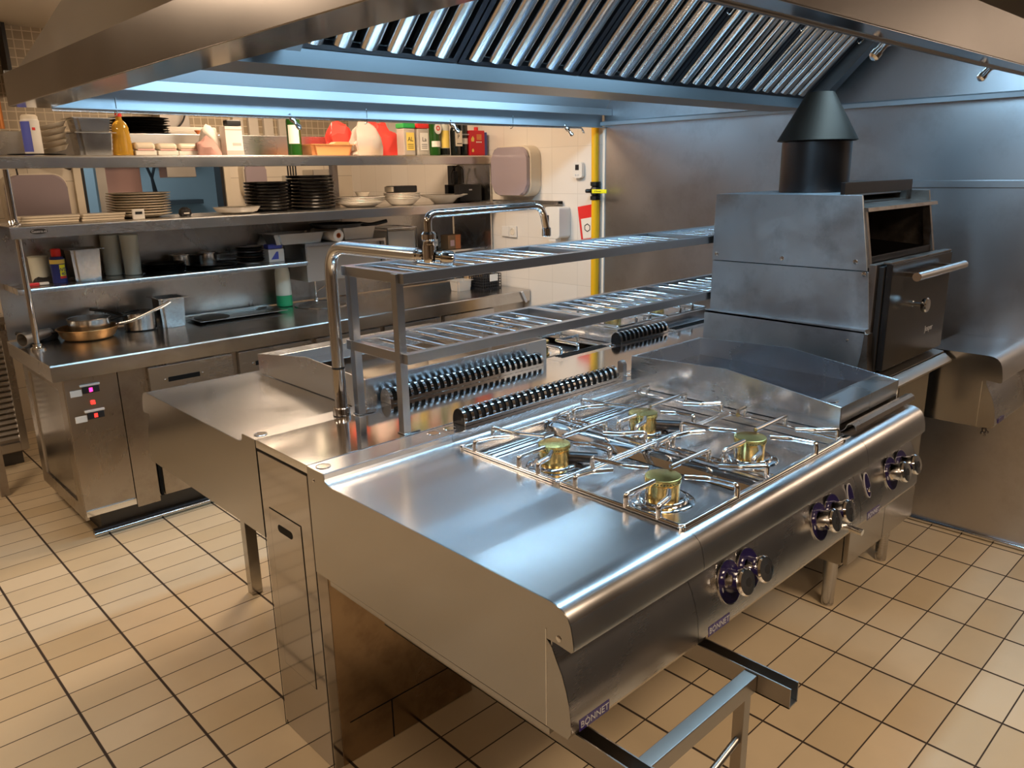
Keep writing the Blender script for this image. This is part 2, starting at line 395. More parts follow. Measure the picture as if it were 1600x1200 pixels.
def module(name, label, x0, x1, far=False, well=None, side=True, side_r=True, deck=None):
    t = thing(name, label, 'cooker module', ((x0 + x1) / 2, mir(1.2) if far else 1.2, .618))
    b = MB()
    if well:
        w0, w1, wz = well
        prof = PROF_TOP + [(w1 + .004, .880), (w1, .876), (w1 - .006, wz + .002), (w1 - .010, wz), (w0 + .010, wz), (w0 + .006, wz + .002), (w0, .876), (w0 - .004, .880)] + PROF_NOSE
    else: prof = PROF_TOP + PROF_NOSE
    sheet(b, prof, .003, x0 + .0008, x1 - .0008, far)
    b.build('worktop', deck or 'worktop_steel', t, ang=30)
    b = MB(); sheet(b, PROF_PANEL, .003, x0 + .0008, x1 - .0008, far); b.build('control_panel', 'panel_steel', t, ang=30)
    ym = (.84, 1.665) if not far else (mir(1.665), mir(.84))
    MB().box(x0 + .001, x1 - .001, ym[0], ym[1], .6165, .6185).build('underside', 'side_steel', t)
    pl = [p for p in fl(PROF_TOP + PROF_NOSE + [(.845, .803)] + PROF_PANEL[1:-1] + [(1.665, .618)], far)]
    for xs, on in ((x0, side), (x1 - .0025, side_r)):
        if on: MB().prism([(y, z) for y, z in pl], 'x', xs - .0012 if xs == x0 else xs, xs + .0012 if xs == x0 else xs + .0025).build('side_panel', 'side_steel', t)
    return t
def screw(parent, c, axis, r=.006, m='bright_steel', name='screw'):
    MB().lathe([(r, 0), (r, .0012), (r * .7, .002), (0, .0022)], c, 12, axis).build(name, m, parent)
def cap_disc(parent, x, y):
    MB().lathe([(.0185, 0), (.0185, .0012), (.017, .0018), (.0165, .0010), (0, .0010)], (x, y, .9072), 28).build('access_cap', 'bright_steel', parent)
def badge(parent, x, zc=.640, y=.7868):
    # purple plate follows the lower part of the sloping panel
    b = MB().box(x - .042, x + .042, y - .0012, y, zc - .012, zc + .012, .0005, 1); b.build('badge', 'purple', parent)
    text(parent, 'BONNET', .0195, (x, y - .0014, zc), (1, 0, 0), (0, 0, 1), 'silver_print', name='badge_lettering', sx=1.0)
    # the little flame stroke running through the O
    MB().box(x - .0215, x - .0205, y - .0020, y - .0013, zc - .0115, zc - .006).build('badge_stroke', 'silver_print', parent)
    MB().box(x - .0215, x - .0205, y - .0020, y - .0013, zc + .006, zc + .0115).build('badge_stroke', 'silver_print', parent)

m1 = module('neutral_worktop', 'plain stainless worktop module at the near left end of the cooking island', X0, 1.270, side_r=False)
for x in (.898, 1.243): cap_disc(m1, x, 1.632)
badge(m1, .935)
screw(m1, (X0 - .0012, .815, .815), (-1, 0, 0), .006)
screw(m1, (X0 - .0012, 1.636, .876), (-1, 0, 0), .004)
MB().box(X0 - .0022, X0 - .0010, .8445, .8465, .622, .822).build('panel_seam', 'bright_steel', m1)
MB().box(X0 - .001, X0 + .02, .84, 1.60, .603, .618, .002).build('lower_rail', 'side_steel', m1)
MB().box(1.262, 1.2705, .7850, .7868, .622, .80).build('panel_joint', 'panel_steel', m1) if False else None

# --- gas hob, near side
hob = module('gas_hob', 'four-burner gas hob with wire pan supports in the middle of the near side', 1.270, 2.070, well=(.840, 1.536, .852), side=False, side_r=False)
for x in (1.300, 2.045): cap_disc(hob, x, 1.632)
b = MB()
b.box(1.2715, 1.284, .842, 1.534, .853, .880, .002); b.build('well_side', 'worktop_steel', hob)
MB().box(2.040, 2.0685, .842, 1.534, .853, .880, .002).build('well_side', 'worktop_steel', hob)
b = MB()
b.prism([(1.575, .8535), (1.585, .872), (1.600, .878), (1.620, .878), (1.635, .872), (1.645, .8535)], 'y', .85, 1.528)
b.build('well_divider', 'well_steel', hob)
for yy in (1.49, 1.505, 1.52):
    MB().tube([(1.30, yy, .858), (2.02, yy, .858)], .004, 8).build('well_ridge', 'well_steel', hob)
# pressed pans under each burner
BURN = [(1.401, 1.325), (1.412, .989), (1.776, 1.322), (1.792, .984)]
for (x, y) in BURN:
    MB().lathe([(.075, 0), (.070, .0035), (.060, .005), (.056, .010), (.050, .0115), (0, .0115)], (x, y, .8515), 36, sx=1.05).build('spill_ring', 'well_steel', hob)
def burner(parent, x, y, s=1.0, z=.862):
    bd = MB().lathe([(.043 * s, -.008), (.042 * s, -.004), (.0375 * s, -.003), (.0375 * s, .0355), (.0360 * s, .0360), (.0360 * s, .0375), (.0385 * s, .0378)], (x, y, z), 32).build('burner', 'brass', parent)
    MB().lathe([(.0385 * s, .0380), (.0402 * s, .039), (.0402 * s, .0500), (.0395 * s, .0515), (.0370 * s, .0525), (.006, .0545), (0, .0540)], (x, y, z), 40).build('burner_cap', 'brass_spun', bd)
    bb = MB()
    for k in range(36):
        a = 2 * math.pi * k / 36
        bb.lathe([(.0015, 0), (.0015, .0005), (0, .0005)], (x + .0402 * s * math.cos(a), y + .0402 * s * math.sin(a), z + .0430), 6, (math.cos(a), math.sin(a), 0))
    tag(bb.build('flame_port', 'ink_black', bd), kind='stuff')
    MB().tube([(x - .046, y + .012, z - .004), (x - .046, y + .012, z + .030)], .0035, 8).build('spark_plug', 'bright_steel', bd)
for (x, y) in BURN:
    burner(hob, x, y, 1.05)
for (x, y) in (BURN[0], BURN[2]):
    MB().tube([(x + .035, y - .02, .872), (x + .085, y - .075, .868)], .014, 14).build('venturi_tube', 'flue_metal', hob)

def finger(b, p, d, L, r=.0064, zf=.886, zt=.916, kink=None):
    p = V((p[0], p[1], zf)); d = V((d[0], d[1], 0)).normalized()
    q = [p, p + V((0, 0, zt - zf)), p + d * L * .55 + V((0, 0, zt - zf)), p + d * L + V((0, 0, zt - zf))]
    if kink: q[3] = q[2] + (d + V((kink[0], kink[1], 0))).normalized() * L * .45
    b.tube(fillet(q, .008, 6), r, 10)
def pan_support(name, label, x0, x1, y0, y1, cells, zf=.886, zt=.916, group='wire pan supports on the gas hob'):
    t = thing(name, label, 'pan support', ((x0 + x1) / 2, (y0 + y1) / 2, zf), group)
    xm = (x0 + x1) / 2
    b = MB(); b.tube(fillet([(x0, (y0 + y1) / 2, zf), (x0, y0, zf), (x1, y0, zf), (x1, y1, zf), (x0, y1, zf), (x0, (y0 + y1) / 2, zf)], .010, 4), .0058, 10)
    b.build('frame', 'bright_steel', t)
    for xx in (xm - .012, xm + .012):
        MB().tube([(xx, y0, zf), (xx, y1, zf)], .0045, 8).build('crossbar', 'bright_steel', t)
    for ci, (cx, cy) in enumerate(cells):
        lx, rx = (x0, xm - .012) if ci == 0 else (xm + .012, x1)
        fs = [((lx, cy - .010), (1, 0), cx - lx - .050, (0, .0)), ((rx, cy + .015), (-1, 0), rx - cx - .052, None),
              ((cx + .06, y0), (-.15, 1), cy - y0 - .035, (-.5, 0)), ((cx - .03, y1), (.1, -1), y1 - cy - .04, (.4, 0)),
              ((rx - .012 if ci else rx, y0 + .012), (-1, .75), .115, (.1, .4)), ((lx, y1 - .05), (1, -.22), .10, (0, -.45)),
              ((lx, y0 + .06), (1, .20), .085, (.1, .5)), ((rx, y1 - .05), (-1, -.1), .09, (0, -.5))]
        for p, d, L, k in fs:
            fb = MB(); finger(fb, p, d, L, zf=zf, zt=zt, kink=k); fb.build('support_finger', 'bright_steel', t)
    for (x, y) in ((x0, y0), (x1, y0), (x0, y1), (x1, y1)):
        MB().tube([(x, y, zf + .002), (x, y, zf - .006)], .007, 10).build('foot', 'bright_steel', t)
    return t
pan_support('pan_support', 'front wire pan support over the two burners nearest the control knobs', 1.262, 2.012, .832, 1.178, [BURN[1], BURN[3]])
pan_support('pan_support', 'rear wire pan support over the two burners nearest the slotted flue vent', 1.262, 2.012, 1.188, 1.532, [BURN[0], BURN[2]])

# --- griddle, near side right
gr = module('griddle_module', 'solid-top griddle with raised stainless splash walls at the right of the near side', 2.070, 2.486, side=False)
G_L = [(1.600, .8815), (1.600, .985), (1.24, 1.000), (.872, .952), (.872, .897)]
gx0, gx1 = 2.075, 2.480
for gx in (gx0, gx1 - .004):
    MB().prism([(1.600, .8815), (1.600, .987), (1.24, 1.002), (.872, .954), (.872, .8815)], 'x', gx, gx + .004, .0008).build('splash_wall', 'griddle_steel', gr)
MB().box(gx0 + .004, gx1 - .004, 1.588, 1.600, .8815, .986, .001).build('splash_wall', 'griddle_steel', gr)
MB().box(gx0 + .004, gx1 - .004, .955, 1.588, .900, .924).build('griddle_plate', 'griddle_plate', gr)
MB().prism([(.872, .905), (.872, .9535), (.930, .958), (.955, .952), (.956, .928), (.956, .905)], 'x', gx0 + .0045, gx1 - .0045, .001).build('front_rim', 'griddle_steel', gr)
MB().lathe([(.022, 0), (.022, .0006), (.019, .0010), (.018, .0004), (0, .0004)], (2.115, .915, .9572), 24, sx=1.2, sy=.7).build('drain_plug', 'bright_steel', gr)
MB().sheet([(.905, .884), (.870, .884), (.862, .892), (.856, .906), (.842, .910), (.832, .904), (.828, .893)], .002, 'x', gx0 + .012, gx1 + .03).build('grease_tray', 'cabinet_steel', gr)
cap_disc(gr, 2.105, 1.632)
MB().prism([(1.638, .908), (1.638, .945), (1.646, .958), (1.655, .960), (1.663, .955), (1.663, .908)], 'x', 2.08, 2.10).build('flue_stub', 'griddle_steel', gr)
badge(gr, 2.157)

# --- flue vents (slotted half-round covers)
def flue_vent(parent, x0, x1, yc, n, far=False, z0=.908, h=.046, w=.052, solid_end=True):
    """arched strip with real slots: ribs between slots joined by rails along both feet"""
    arc = []
    for k in range(13):
        a = math.pi * k / 12; arc.append((yc - w / 2 * math.cos(a), z0 + .014 + (h - .014) * math.sin(a)))
    prof = [(yc - w / 2, z0)] + arc + [(yc + w / 2, z0)]
    t = MB(); pitch = (x1 - x0) / n; rib = pitch * .36
    for i in range(n + 1):
        xa = x0 + i * pitch
        t.sheet(prof, .0015, 'x', xa - rib / 2, xa + rib / 2)
    t.sheet([(yc - w / 2, z0), (yc - w / 2, z0 + .011)], .0015, 'x', x0, x1); t.sheet([(yc + w / 2, z0 + .011), (yc + w / 2, z0)], .0015, 'x', x0, x1)
    e = t.build('flue_vent', 'chrome', parent, ang=30)
    b = MB(); b.prism([(y * .9 + yc * .1, z0 + (z - z0) * .9) for y, z in prof], 'x', x0 + .002, x1 - .002); b.build('vent_core', 'void_black', e)
    if solid_end:
        b = MB(); b.prism(prof, 'x', x0 - .004, x0 - .001); b.build('vent_end', 'black_enamel' if not far else 'bright_steel', e)
    return e
flue_vent(hob, 1.345, 2.020, 1.640, 25)
# --- knobs
PN = V((0, -.96, .28)).normalized()
def on_panel(x, z):   # y on the sloping control panel at height z
    P = sorted([(zz, yy) for yy, zz in PROF_PANEL])
    for (z0, y0), (z1, y1) in zip(P, P[1:]):
        if z0 <= z <= z1: return y0 + (y1 - y0) * (z - z0) / max(1e-6, z1 - z0)
    return .79
def knob(parent, x, z=.718, chrome=True):
    y = on_panel(x, z) - .001; c = V((x, y, z))
    # oval bezel plate, taller than wide
    pl = MB().lathe([(.0435, -.001), (.0435, .0022), (.0415, .003), (0, .003)], (0, 0, 0), 40, (0, 0, 1), sx=1.0, sy=1.10)
    M = Matrix.Rotation(math.radians(90 - 16), 3, 'X'); pl.rot(M); pl.move(c)
    k0 = pl.build('bezel', 'bezel_dark', parent)
    MB().lathe([(.0437, -.001), (.0450, -.001), (.0450, .0018), (.0437, .0020)], (0, 0, 0), 40, (0, 0, 1), sx=1.0, sy=1.10).rot(M).move(c).build('bezel_ring', 'chrome', k0)
    k = MB().lathe([(.0265, .002), (.0265, .007), (.0245, .012), (.0255, .028), (.0300, .036), (.0305, .042), (.0275, .0465), (.0140, .0482), (0, .0482)], c + V((0, 0, .004)), 32, PN)
    kk = k.build('knob', 'chrome', parent)
    MB().lathe([(.0105, .0483), (.0105, .0487), (.009, .0488), (0, .0488)], c + V((0, 0, .004)), 20, PN).build('knob_mark', 'black_plastic', kk)
    MB().lathe([(.004, .003), (.004, .0035), (0, .0036)], (0, 0, 0), 10, (0, 0, 1), sx=.7, sy=1.5).rot(M).move(c + V((-.033, -.0015, -.006))).build('flame_icon', 'silver_print', k0)
for x in (1.402, 1.482): knob(hob, x)
for x in (1.832, 1.910): knob(hob, x)
for x in (2.290, 2.372): knob(gr, x)
def pilot(parent, x, z=.728):
    y = on_panel(x, z) - .001; c = V((x, y, z)); M = Matrix.Rotation(math.radians(74), 3, 'X')
    p = MB().lathe([(.0150, -.001), (.0150, .002), (.0140, .003), (0, .003)], (0, 0, 0), 30, (0, 0, 1), sx=1, sy=2.3).rot(M).move(c).build('igniter_plate', 'bezel_dark', parent)
    MB().lathe([(.0150, -.001), (.0162, -.001), (.0162, .0022), (.0150, .0024)], (0, 0, 0), 30, (0, 0, 1), sx=1, sy=2.25).rot(M).move(c).build('igniter_ring', 'silver_print', p)
    MB().lathe([(.007, .002), (.007, .008), (.005, .011), (0, .011)], c + V((0, 0, -.014)), 16, PN).build('igniter_button', 'chrome', p)
pilot(hob, 2.020); pilot(gr, 2.128)
MB().tube([(1.985, .80, .655), (1.985, .745, .650)], .009, 14).build('gas_tap_stub', 'bright_steel', hob)
badge(hob, 1.350)

# --- far side modules
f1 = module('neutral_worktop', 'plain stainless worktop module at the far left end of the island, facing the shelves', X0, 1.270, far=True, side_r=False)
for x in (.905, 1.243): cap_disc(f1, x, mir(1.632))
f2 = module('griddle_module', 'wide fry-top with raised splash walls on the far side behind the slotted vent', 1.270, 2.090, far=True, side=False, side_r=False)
for gx in (1.275, 2.080):
    MB().prism([(y, z) for y, z in [(mir(1.600), .8815), (mir(1.600), .985), (mir(1.24), 1.000), (mir(.872), .955), (mir(.872), .8815)]], 'x', gx, gx + .004, .0008).build('splash_wall', 'griddle_steel', f2)
MB().box(1.279, 2.080, mir(1.600), mir(1.588), .8815, .985, .001).build('splash_wall', 'griddle_steel', f2)
MB().box(1.280, 2.079, mir(1.588), mir(.955), .895, .925).build('griddle_plate', 'chrome', f2)
MB().box(1.280, 2.079, mir(.955), mir(.872), .897, .955, .002).build('front_rim', 'griddle_steel', f2)
flue_vent(f2, 1.325, 1.995, 1.972, 25, far=True)
f3 = module('gas_hob', 'two-burner gas hob on the far side beyond the long slotted vent', 2.090, 2.490, far=True, well=(.840, 1.536, .852), side=False, side_r=False)
for yy in (1.595, 1.61, 1.625): MB().box(2.14, 2.42, mir(yy) - .004, mir(yy) + .004, .9075, .9085).build('vent_slot', 'void_black', f3)
burner(f3, 2.29, mir(1.36)); burner(f3, 2.29, mir(1.0))
for (a, b_) in ((.832, 1.178), (1.188, 1.532)):
    pass
def small_support(label, x0, x1, y0, y1, zf, c):
    t = thing('pan_support', label, 'pan support', ((x0 + x1) / 2, (y0 + y1) / 2, zf), 'wire pan supports on the far side')
    MB().tube(fillet([(x0, (y0 + y1) / 2, zf), (x0, y0, zf), (x1, y0, zf), (x1, y1, zf), (x0, y1, zf), (x0, (y0 + y1) / 2, zf)], .01, 4), .005, 8).build('frame', 'bright_steel', t)
    for i in range(2):
        for (p, d, L) in (((x0, c[1] - .05 + .1 * i), (1, 0), c[0] - x0 - .05), ((x1, c[1] - .05 + .1 * i), (-1, 0), x1 - c[0] - .05),
                          ((c[0] - .05 + .1 * i, y0), (0, 1), c[1] - y0 - .05), ((c[0] - .05 + .1 * i, y1), (0, -1), y1 - c[1] - .05)):
            fb = MB(); finger(fb, p, d, L, zf=zf, zt=zf + .027); fb.build('support_finger', 'bright_steel', t)
    return t
small_support('wire pan support on the far hob just right of the long slotted vent', 2.105, 2.475, mir(1.532), mir(1.188), .886, (2.29, mir(1.36)))
small_support('wire pan support on the far hob along the edge facing the shelves', 2.105, 2.475, mir(1.178), mir(.832), .886, (2.29, mir(1.0)))
f4 = module('gas_hob', 'raised gas hob at the far right end of the island behind the short slotted vent', 2.490, 3.290, far=True, side=False)
b = MB(); b.box(2.56, 3.26, mir(1.560), mir(.88), .8815, .945, .003); b.build('raised_top', 'worktop_steel', f4)
flue_vent(f4, 2.475, 2.790, 1.985, 11, far=False)
for x in (2.43, 2.84): cap_disc(f4, x, mir(1.632)) if x > 2.49 else cap_disc(f3, x, mir(1.632))
for yy in (1.60, 1.615, 1.63): MB().box(2.88, 3.20, mir(yy) - .004, mir(yy) + .004, .9075, .9085).build('vent_slot', 'void_black', f4)
burner(f4, 2.75, mir(1.38), z=.945); burner(f4, 3.08, mir(1.38), z=.945)
small_support('wire pan support on the raised far hob above the short slotted vent', 2.575, 2.915, mir(1.55), mir(1.21), .952, (2.75, mir(1.38)))
small_support('wire pan support on the raised far hob nearest the steel wall', 2.925, 3.245, mir(1.55), mir(1.21), .952, (3.08, mir(1.38)))

# --- central spine and pedestals
sp = thing('service_spine', 'polished steel spine with end column between the two rows of cookers', 'cooker column', (2.2, 1.805, 0))
MB().box(X0, 3.42, 1.6665, 1.9435, .885, .9085, .001).build('top_strip', 'spine_steel', sp)
MB().box(X0 + .002, 1.370, 1.6665, 1.9435, .001, .884).build('column', 'column_steel', sp)
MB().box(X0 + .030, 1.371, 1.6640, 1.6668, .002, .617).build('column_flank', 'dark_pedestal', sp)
MB().box(X0 - .0006, X0 + .0022, 1.672, 1.938, .020, .878, .001, 1).build('end_panel', 'column_steel', sp)
d = MB(); 
ya, yb, za, zb = 1.728, 1.898, .236, .722
d.box(X0 - .0022, X0 - .0004, ya, yb, za, zb, .0006, 1); dd = d.build('access_door', 'column_steel', sp)
g = .0016
b = MB(); b.box(X0 - .0014, X0 - .0006, ya - g * 2, ya - .0002, za - g, zb + g); b.box(X0 - .0014, X0 - .0006, yb + .0002, yb + g, za - g, zb + g); b.box(X0 - .0014, X0 - .0006, ya - g, yb + g, zb, zb + g * 1.6); b.box(X0 - .0014, X0 - .0006, ya - g, yb + g, za - g * .8, za)
b.build('door_gap', 'void_black', sp)
sl = [(1.775 + .011 + .011 * math.cos(a), .678 + .011 * math.sin(a)) for a in [math.radians(q) for q in range(90, 271, 20)]]
sl = [(1.786 + .011 * math.cos(math.radians(q)), .678 + .011 * math.sin(math.radians(q))) for q in range(90, 271, 20)] + [(1.845 + .011 * math.cos(math.radians(q)), .678 + .011 * math.sin(math.radians(q))) for q in range(-90, 91, 20)]
MB().prism(sl, 'x', X0 - .0028, X0 - .0020).build('finger_slot', 'void_black', dd)
b = MB(); b.box(X0 - .0012, X0 - .0002, 1.6655, 1.6685, .0, .882); b.box(X0 - .0012, X0 - .0002, 1.9415, 1.9445, 0, .882); b.box(X0 - .0012, X0 + .0004, 1.6665, 1.9435, .8795, .8845)
b.build('panel_gap', 'void_black', sp)
MB().box(2.95, 3.42, 1.70, 1.91, .001, .884).build('far_column', 'side_steel', sp)
MB().box(1.140, 1.185, 2.72, 2.760, .0, .6155, .003).build('rear_leg', 'side_steel', sp)
b = MB(); b.box(1.068, 1.072, 1.6632, 1.6642, .002, .13); b.box(.93, 1.37, 1.6632, 1.6642, .128, .131); b.build('column_seam', 'void_black', sp)

# --- pan rack over the spine
rk = thing('pan_rack', 'two-tier stainless rod rack standing on the spine of the island', 'rack', (1.9, 1.8, .909))
RX0, RX1, RY0, RY1 = 1.185, 3.30, 1.655, 1.955
def rack_tier(z):
    b = MB()
    b.box(RX0, RX1, RY0, RY0 + .024, z - .028, z, .0015); b.box(RX0, RX1, RY1 - .024, RY1, z - .028, z, .0015)
    b.build('rail', 'rack_steel', rk)
    xs = [RX0] + [2.02 + .0, 2.60, RX1 - .024]
    MB().box(RX0 + .0005, RX0 + .024, RY0 + .024, RY1 - .024, z - .028, z, .0015).build('end_rail', 'rack_steel', rk)
    MB().box(RX1 - .024, RX1 - .0005, RY0 + .024, RY1 - .024, z - .028, z, .0015).build('end_rail', 'rack_steel', rk)
    for x in (1.915, 2.590):
        MB().box(x, x + .030, RY0 + .024, RY1 - .024, z - .028, z - .0005, .001).build('cross_rail', 'rack_steel', rk)
    x = 1.287
    while x < RX1 - .04:
        if not (1.895 < x < 1.965 or 2.57 < x < 2.64):
            MB().tube([(x, RY0 + .020, z - .012), (x, RY1 - .020, z - .012)], .0052, 10).build('rod', 'bright_steel', rk)
        x += .0695
rack_tier(1.350); rack_tier(1.135)
for (px, py) in ((1.188, 1.690), (1.200, 1.932), (3.24, 1.690), (3.24, 1.925)):
    p = MB(); p.box(px - .011, px + .013, py - .012, py + .012, .910, 1.348, .0015); po = p.build('post', 'rack_steel', rk)
    MB().box(px - .014, px + .042, py - .016, py + .016, .9088, .9125, .0008, 1).build('post_foot', 'bright_steel', po)
# --- filling tap
tp = thing('swivel_tap', 'tall chrome swivel tap with long double-bend spout at the island end', 'tap', (1.150, 1.985, .909))
MB().lathe([(.026, 0), (.026, .018), (.024, .022), (.020, .022), (.0185, .024), (.0185, .14)], (1.162, 1.972, .909), 24).build('base_collar', 'chrome', tp)
MB().lathe([(.0190, .141), (.0190, .145)], (1.162, 1.972, .909), 24).build('seal', 'rubber', tp)
MB().tube(fillet([(1.162, 1.972, 1.055), (1.162, 1.972, 1.405), (1.166, 1.560, 1.405)], .085, 12), .0178, 18).build('riser_pipe', 'pipe_steel', tp)
MB().lathe([(.0150, 0), (.0150, .010), (.0125, .012), (.0125, .028), (.010, .030)], (1.163, 1.563, 1.405), 20, (0, -1, 0)).build('nut', 'chrome', tp)
b = MB().lathe([(.0, -.020), (.013, -.018), (.0165, -.008), (.0165, .022), (.014, .026), (.014, .034), (.018, .038), (.018, .050), (.013, .056), (0, .056)], (1.168, 1.518, 1.408), 24)
b.build('valve_body', 'chrome', tp)
b = MB().lathe([(.012, 0), (.012, .012), (.017, .016), (.019, .030), (.018, .042), (.013, .046), (0, .046)], (1.176, 1.505, 1.404), 12, (.75, -.62, -.12))
h = b.build('tap_handle', 'chrome', tp)
MB().lathe([(.0075, .0462), (.0075, .0472), (0, .0474)], (1.176, 1.505, 1.404), 16, (.75, -.62, -.12)).build('blue_dot', 'blue_dot', h)
MB().tube(fillet([(1.168, 1.518, 1.455), (1.168, 1.520, 1.505), (1.552, 1.512, 1.510), (1.568, 1.510, 1.445)], .034, 10), .0098, 16).build('spout', 'chrome', tp)
MB().lathe([(.0105, .004), (.0125, .002), (.0125, -.018), (.0105, -.020), (0, -.018)], (1.568, 1.510, 1.446), 20).build('spout_nozzle', 'chrome', tp)

# --- sliding frame below the near module
fr = thing('slide_out_frame', 'open stainless frame of channel rails jutting out beneath the island', 'frame', (1.1, .75, .0))
def chan(b, x, y0, y1, z):   # U channel along y
    b.box(x, x + .003, y0, y1, z, z + .045); b.box(x, x + .034, y0, y1, z, z + .003); b.box(x + .031, x + .034, y0, y1, z, z + .045); 
for (x, y0) in ((.895, .55), (1.285, .585)):
    b = MB(); chan(b, x, y0, 1.40, .5705); b.build('channel_rail', 'frame_steel', fr)
MB().box(.930, 1.284, .655, .685, .575, .612, .002).build('cross_bar', 'frame_steel', fr)
MB().box(1.245, 1.270, .658, .683, .0, .574, .002).build('leg', 'frame_steel', fr)
MB().box(.930, .955, .658, .683, .0, .574, .002).build('leg', 'frame_steel', fr)
MB().tube([(1.257, .670, .475), (.942, .670, .40)], .008, 10).build('brace', 'frame_steel', fr)

# =================================================================== OVEN AND STAND
ov = thing('charcoal_oven', 'black-doored charcoal oven with scratched steel sides on a steel stand', 'oven', (2.9, 1.33, .90))
OX0, OX1 = 2.62, 3.215
for (xa, xb, mm) in ((OX0, OX0 + .006, 'oven_steel'), (OX1 - .006, OX1, 'oven_trim')):
    MB().prism([(1.075, 1.262), (1.655, 1.262), (1.655, 1.506), (1.100, 1.506)] if False else [(1.058, 1.262), (1.644, 1.262), (1.640, 1.505), (1.098, 1.505)], 'x', xa - .003, xb, .0008).build('upper_side', mm, ov)
    MB().prism([(1.035, 1.060), (1.646, 1.060), (1.644, 1.259), (1.055, 1.259)], 'x', xa, xb, .0008).build('lower_side', mm, ov)
MB().prism([(1.020, .905), (1.652, .9105), (1.650, 1.062), (1.646, 1.072), (1.035, 1.066), (1.030, 1.060)], 'x', OX0 - .030, OX0 - .024, .0008).build('base_skirt', 'oven_steel', ov)
MB().prism([(1.035, 1.060), (1.648, 1.064), (1.646, 1.072), (1.035, 1.072)], 'x', OX0 - .030, OX0).build('skirt_ledge', 'oven_steel', ov)
MB().box(OX0 + .006, OX1 - .006, 1.61, 1.640, .905, 1.503).build('back_panel', 'oven_trim', ov)
MB().box(OX0 - .02, OX1 - .006, 1.04, 1.64, .903, .935).build('floor_plate', 'oven_trim', ov)
MB().box(OX0, OX1, 1.20, 1.640, 1.496, 1.505, .001).build('top_plate', 'oven_steel', ov)
MB().box(OX0 + .004, OX1 - .01, 1.16, 1.175, 1.505, 1.545, .002).build('top_backstop', 'flue_metal', ov)
MB().prism([(1.075, 1.452), (1.078, 1.464), (1.30, 1.486), (1.30, 1.480)], 'x', OX0 + .004, OX1 + .03).build('visor', 'oven_trim', ov)
MB().box(OX0 + .02, OX1 - .02, 1.33, 1.345, 1.285, 1.49).build('firebox_back', 'black_cast', ov)
MB().box(OX0 + .007, OX1 - .007, 1.06, 1.61, 1.255, 1.270).build('shelf_plate', 'black_cast', ov)
gb = MB()
for i in range(22):
    x = OX0 + .035 + i * .0245; gb.tube([(x, 1.075, 1.300), (x, 1.32, 1.318)], .0045, 6)
tag(gb.build('grate_bars', 'flue_metal', ov), kind='stuff')
MB().box(OX0 + .022, OX1 - .03, 1.064, 1.078, 1.271, 1.306, .002).build('grate_front_bar', 'flue_metal', ov)
MB().box(OX0 + .01, OX1 - .01, 1.316, 1.328, 1.272, 1.345, .002).build('grate_stop', 'flue_metal', ov)
for (x0_, x1_) in ((OX0 + .004, OX0 + .020), (OX1 - .028, OX1 - .012)):
    MB().prism([(1.052, 1.272), (1.085, 1.455), (1.110, 1.455), (1.085, 1.272)], 'x', x0_, x1_).build('opening_post', 'oven_trim', ov)
MB().box(OX0 + .002, OX1 + .01, 1.030, 1.056, .925, 1.284, .003).build('front_frame', 'oven_trim', ov)
MB().box(OX0 + .018, OX1 + .0, 1.012, 1.030, .925, 1.276, .003).build('door_gasket', 'black_cast', ov)
dr = MB().box(2.645, 3.195, .988, 1.010, .928, 1.285, .003).build('door', 'black_enamel', ov)
MB().box(2.645, 3.195, .992, 1.020, 1.2855, 1.292, .001).build('door_edge', 'oven_trim', dr)
MB().tube([(2.712, .935, 1.243), (3.165, .935, 1.243)], .0145, 20).build('door_handle', 'bright_steel', dr)
for x in (2.76, 3.10):
    MB().box(x - .006, x + .006, .942, .990, 1.236, 1.250, .001).build('handle_bracket', 'bright_steel', dr)
MB().lathe([(.011, 0), (.011, .008), (.008, .010), (.008, .034), (.022, .040), (.0255, .048), (.0255, .053), (.022, .057), (0, .058)], (2.835, .988, 1.135), 28, (0, -1, 0)).build('door_knob', 'bright_steel', dr)
text(dr, 'Josper', .030, (3.040, .9874, 1.020), (1, 0, 0), (0, 0, 1), 'silver_print')
for (y, z) in ((1.625, 1.285), (1.36, 1.285), (1.10, 1.290), (1.068, 1.252)):
    screw(ov, (OX0 - .003, y, z), (-1, 0, 0), .008)
screw(ov, (OX0 - .030, 1.09, 1.03), (-1, 0, 0), .005)
MB().prism([(1.012, .905), (1.034, .905), (1.050, .930), (1.040, .99), (1.036, 1.06), (1.022, 1.06), (1.020, .99), (1.010, .930)], 'x', OX0 - .033, OX0 + .004, .002).build('corner_bracket', 'oven_trim', ov)
MB().lathe([(.010, 0), (.010, .003), (.006, .004), (.005, .001), (0, .001)], (OX0 - .033, 1.028, .928), 16, (-1, 0, 0)).build('bracket_bolt', 'bright_steel', ov)
fl_ = MB().lathe([(.123, 0), (.123, .175), (.121, .182), (.112, .182), (.112, .10)], (2.905, 1.405, 1.506), 44).build('flue_pipe', 'flue_metal', ov)
MB().lathe([(.134, .181), (.142, .184), (.0475, .352), (.045, .352), (.132, .190)], (2.905, 1.405, 1.506), 44).build('flue_hat', 'flue_hat', ov)

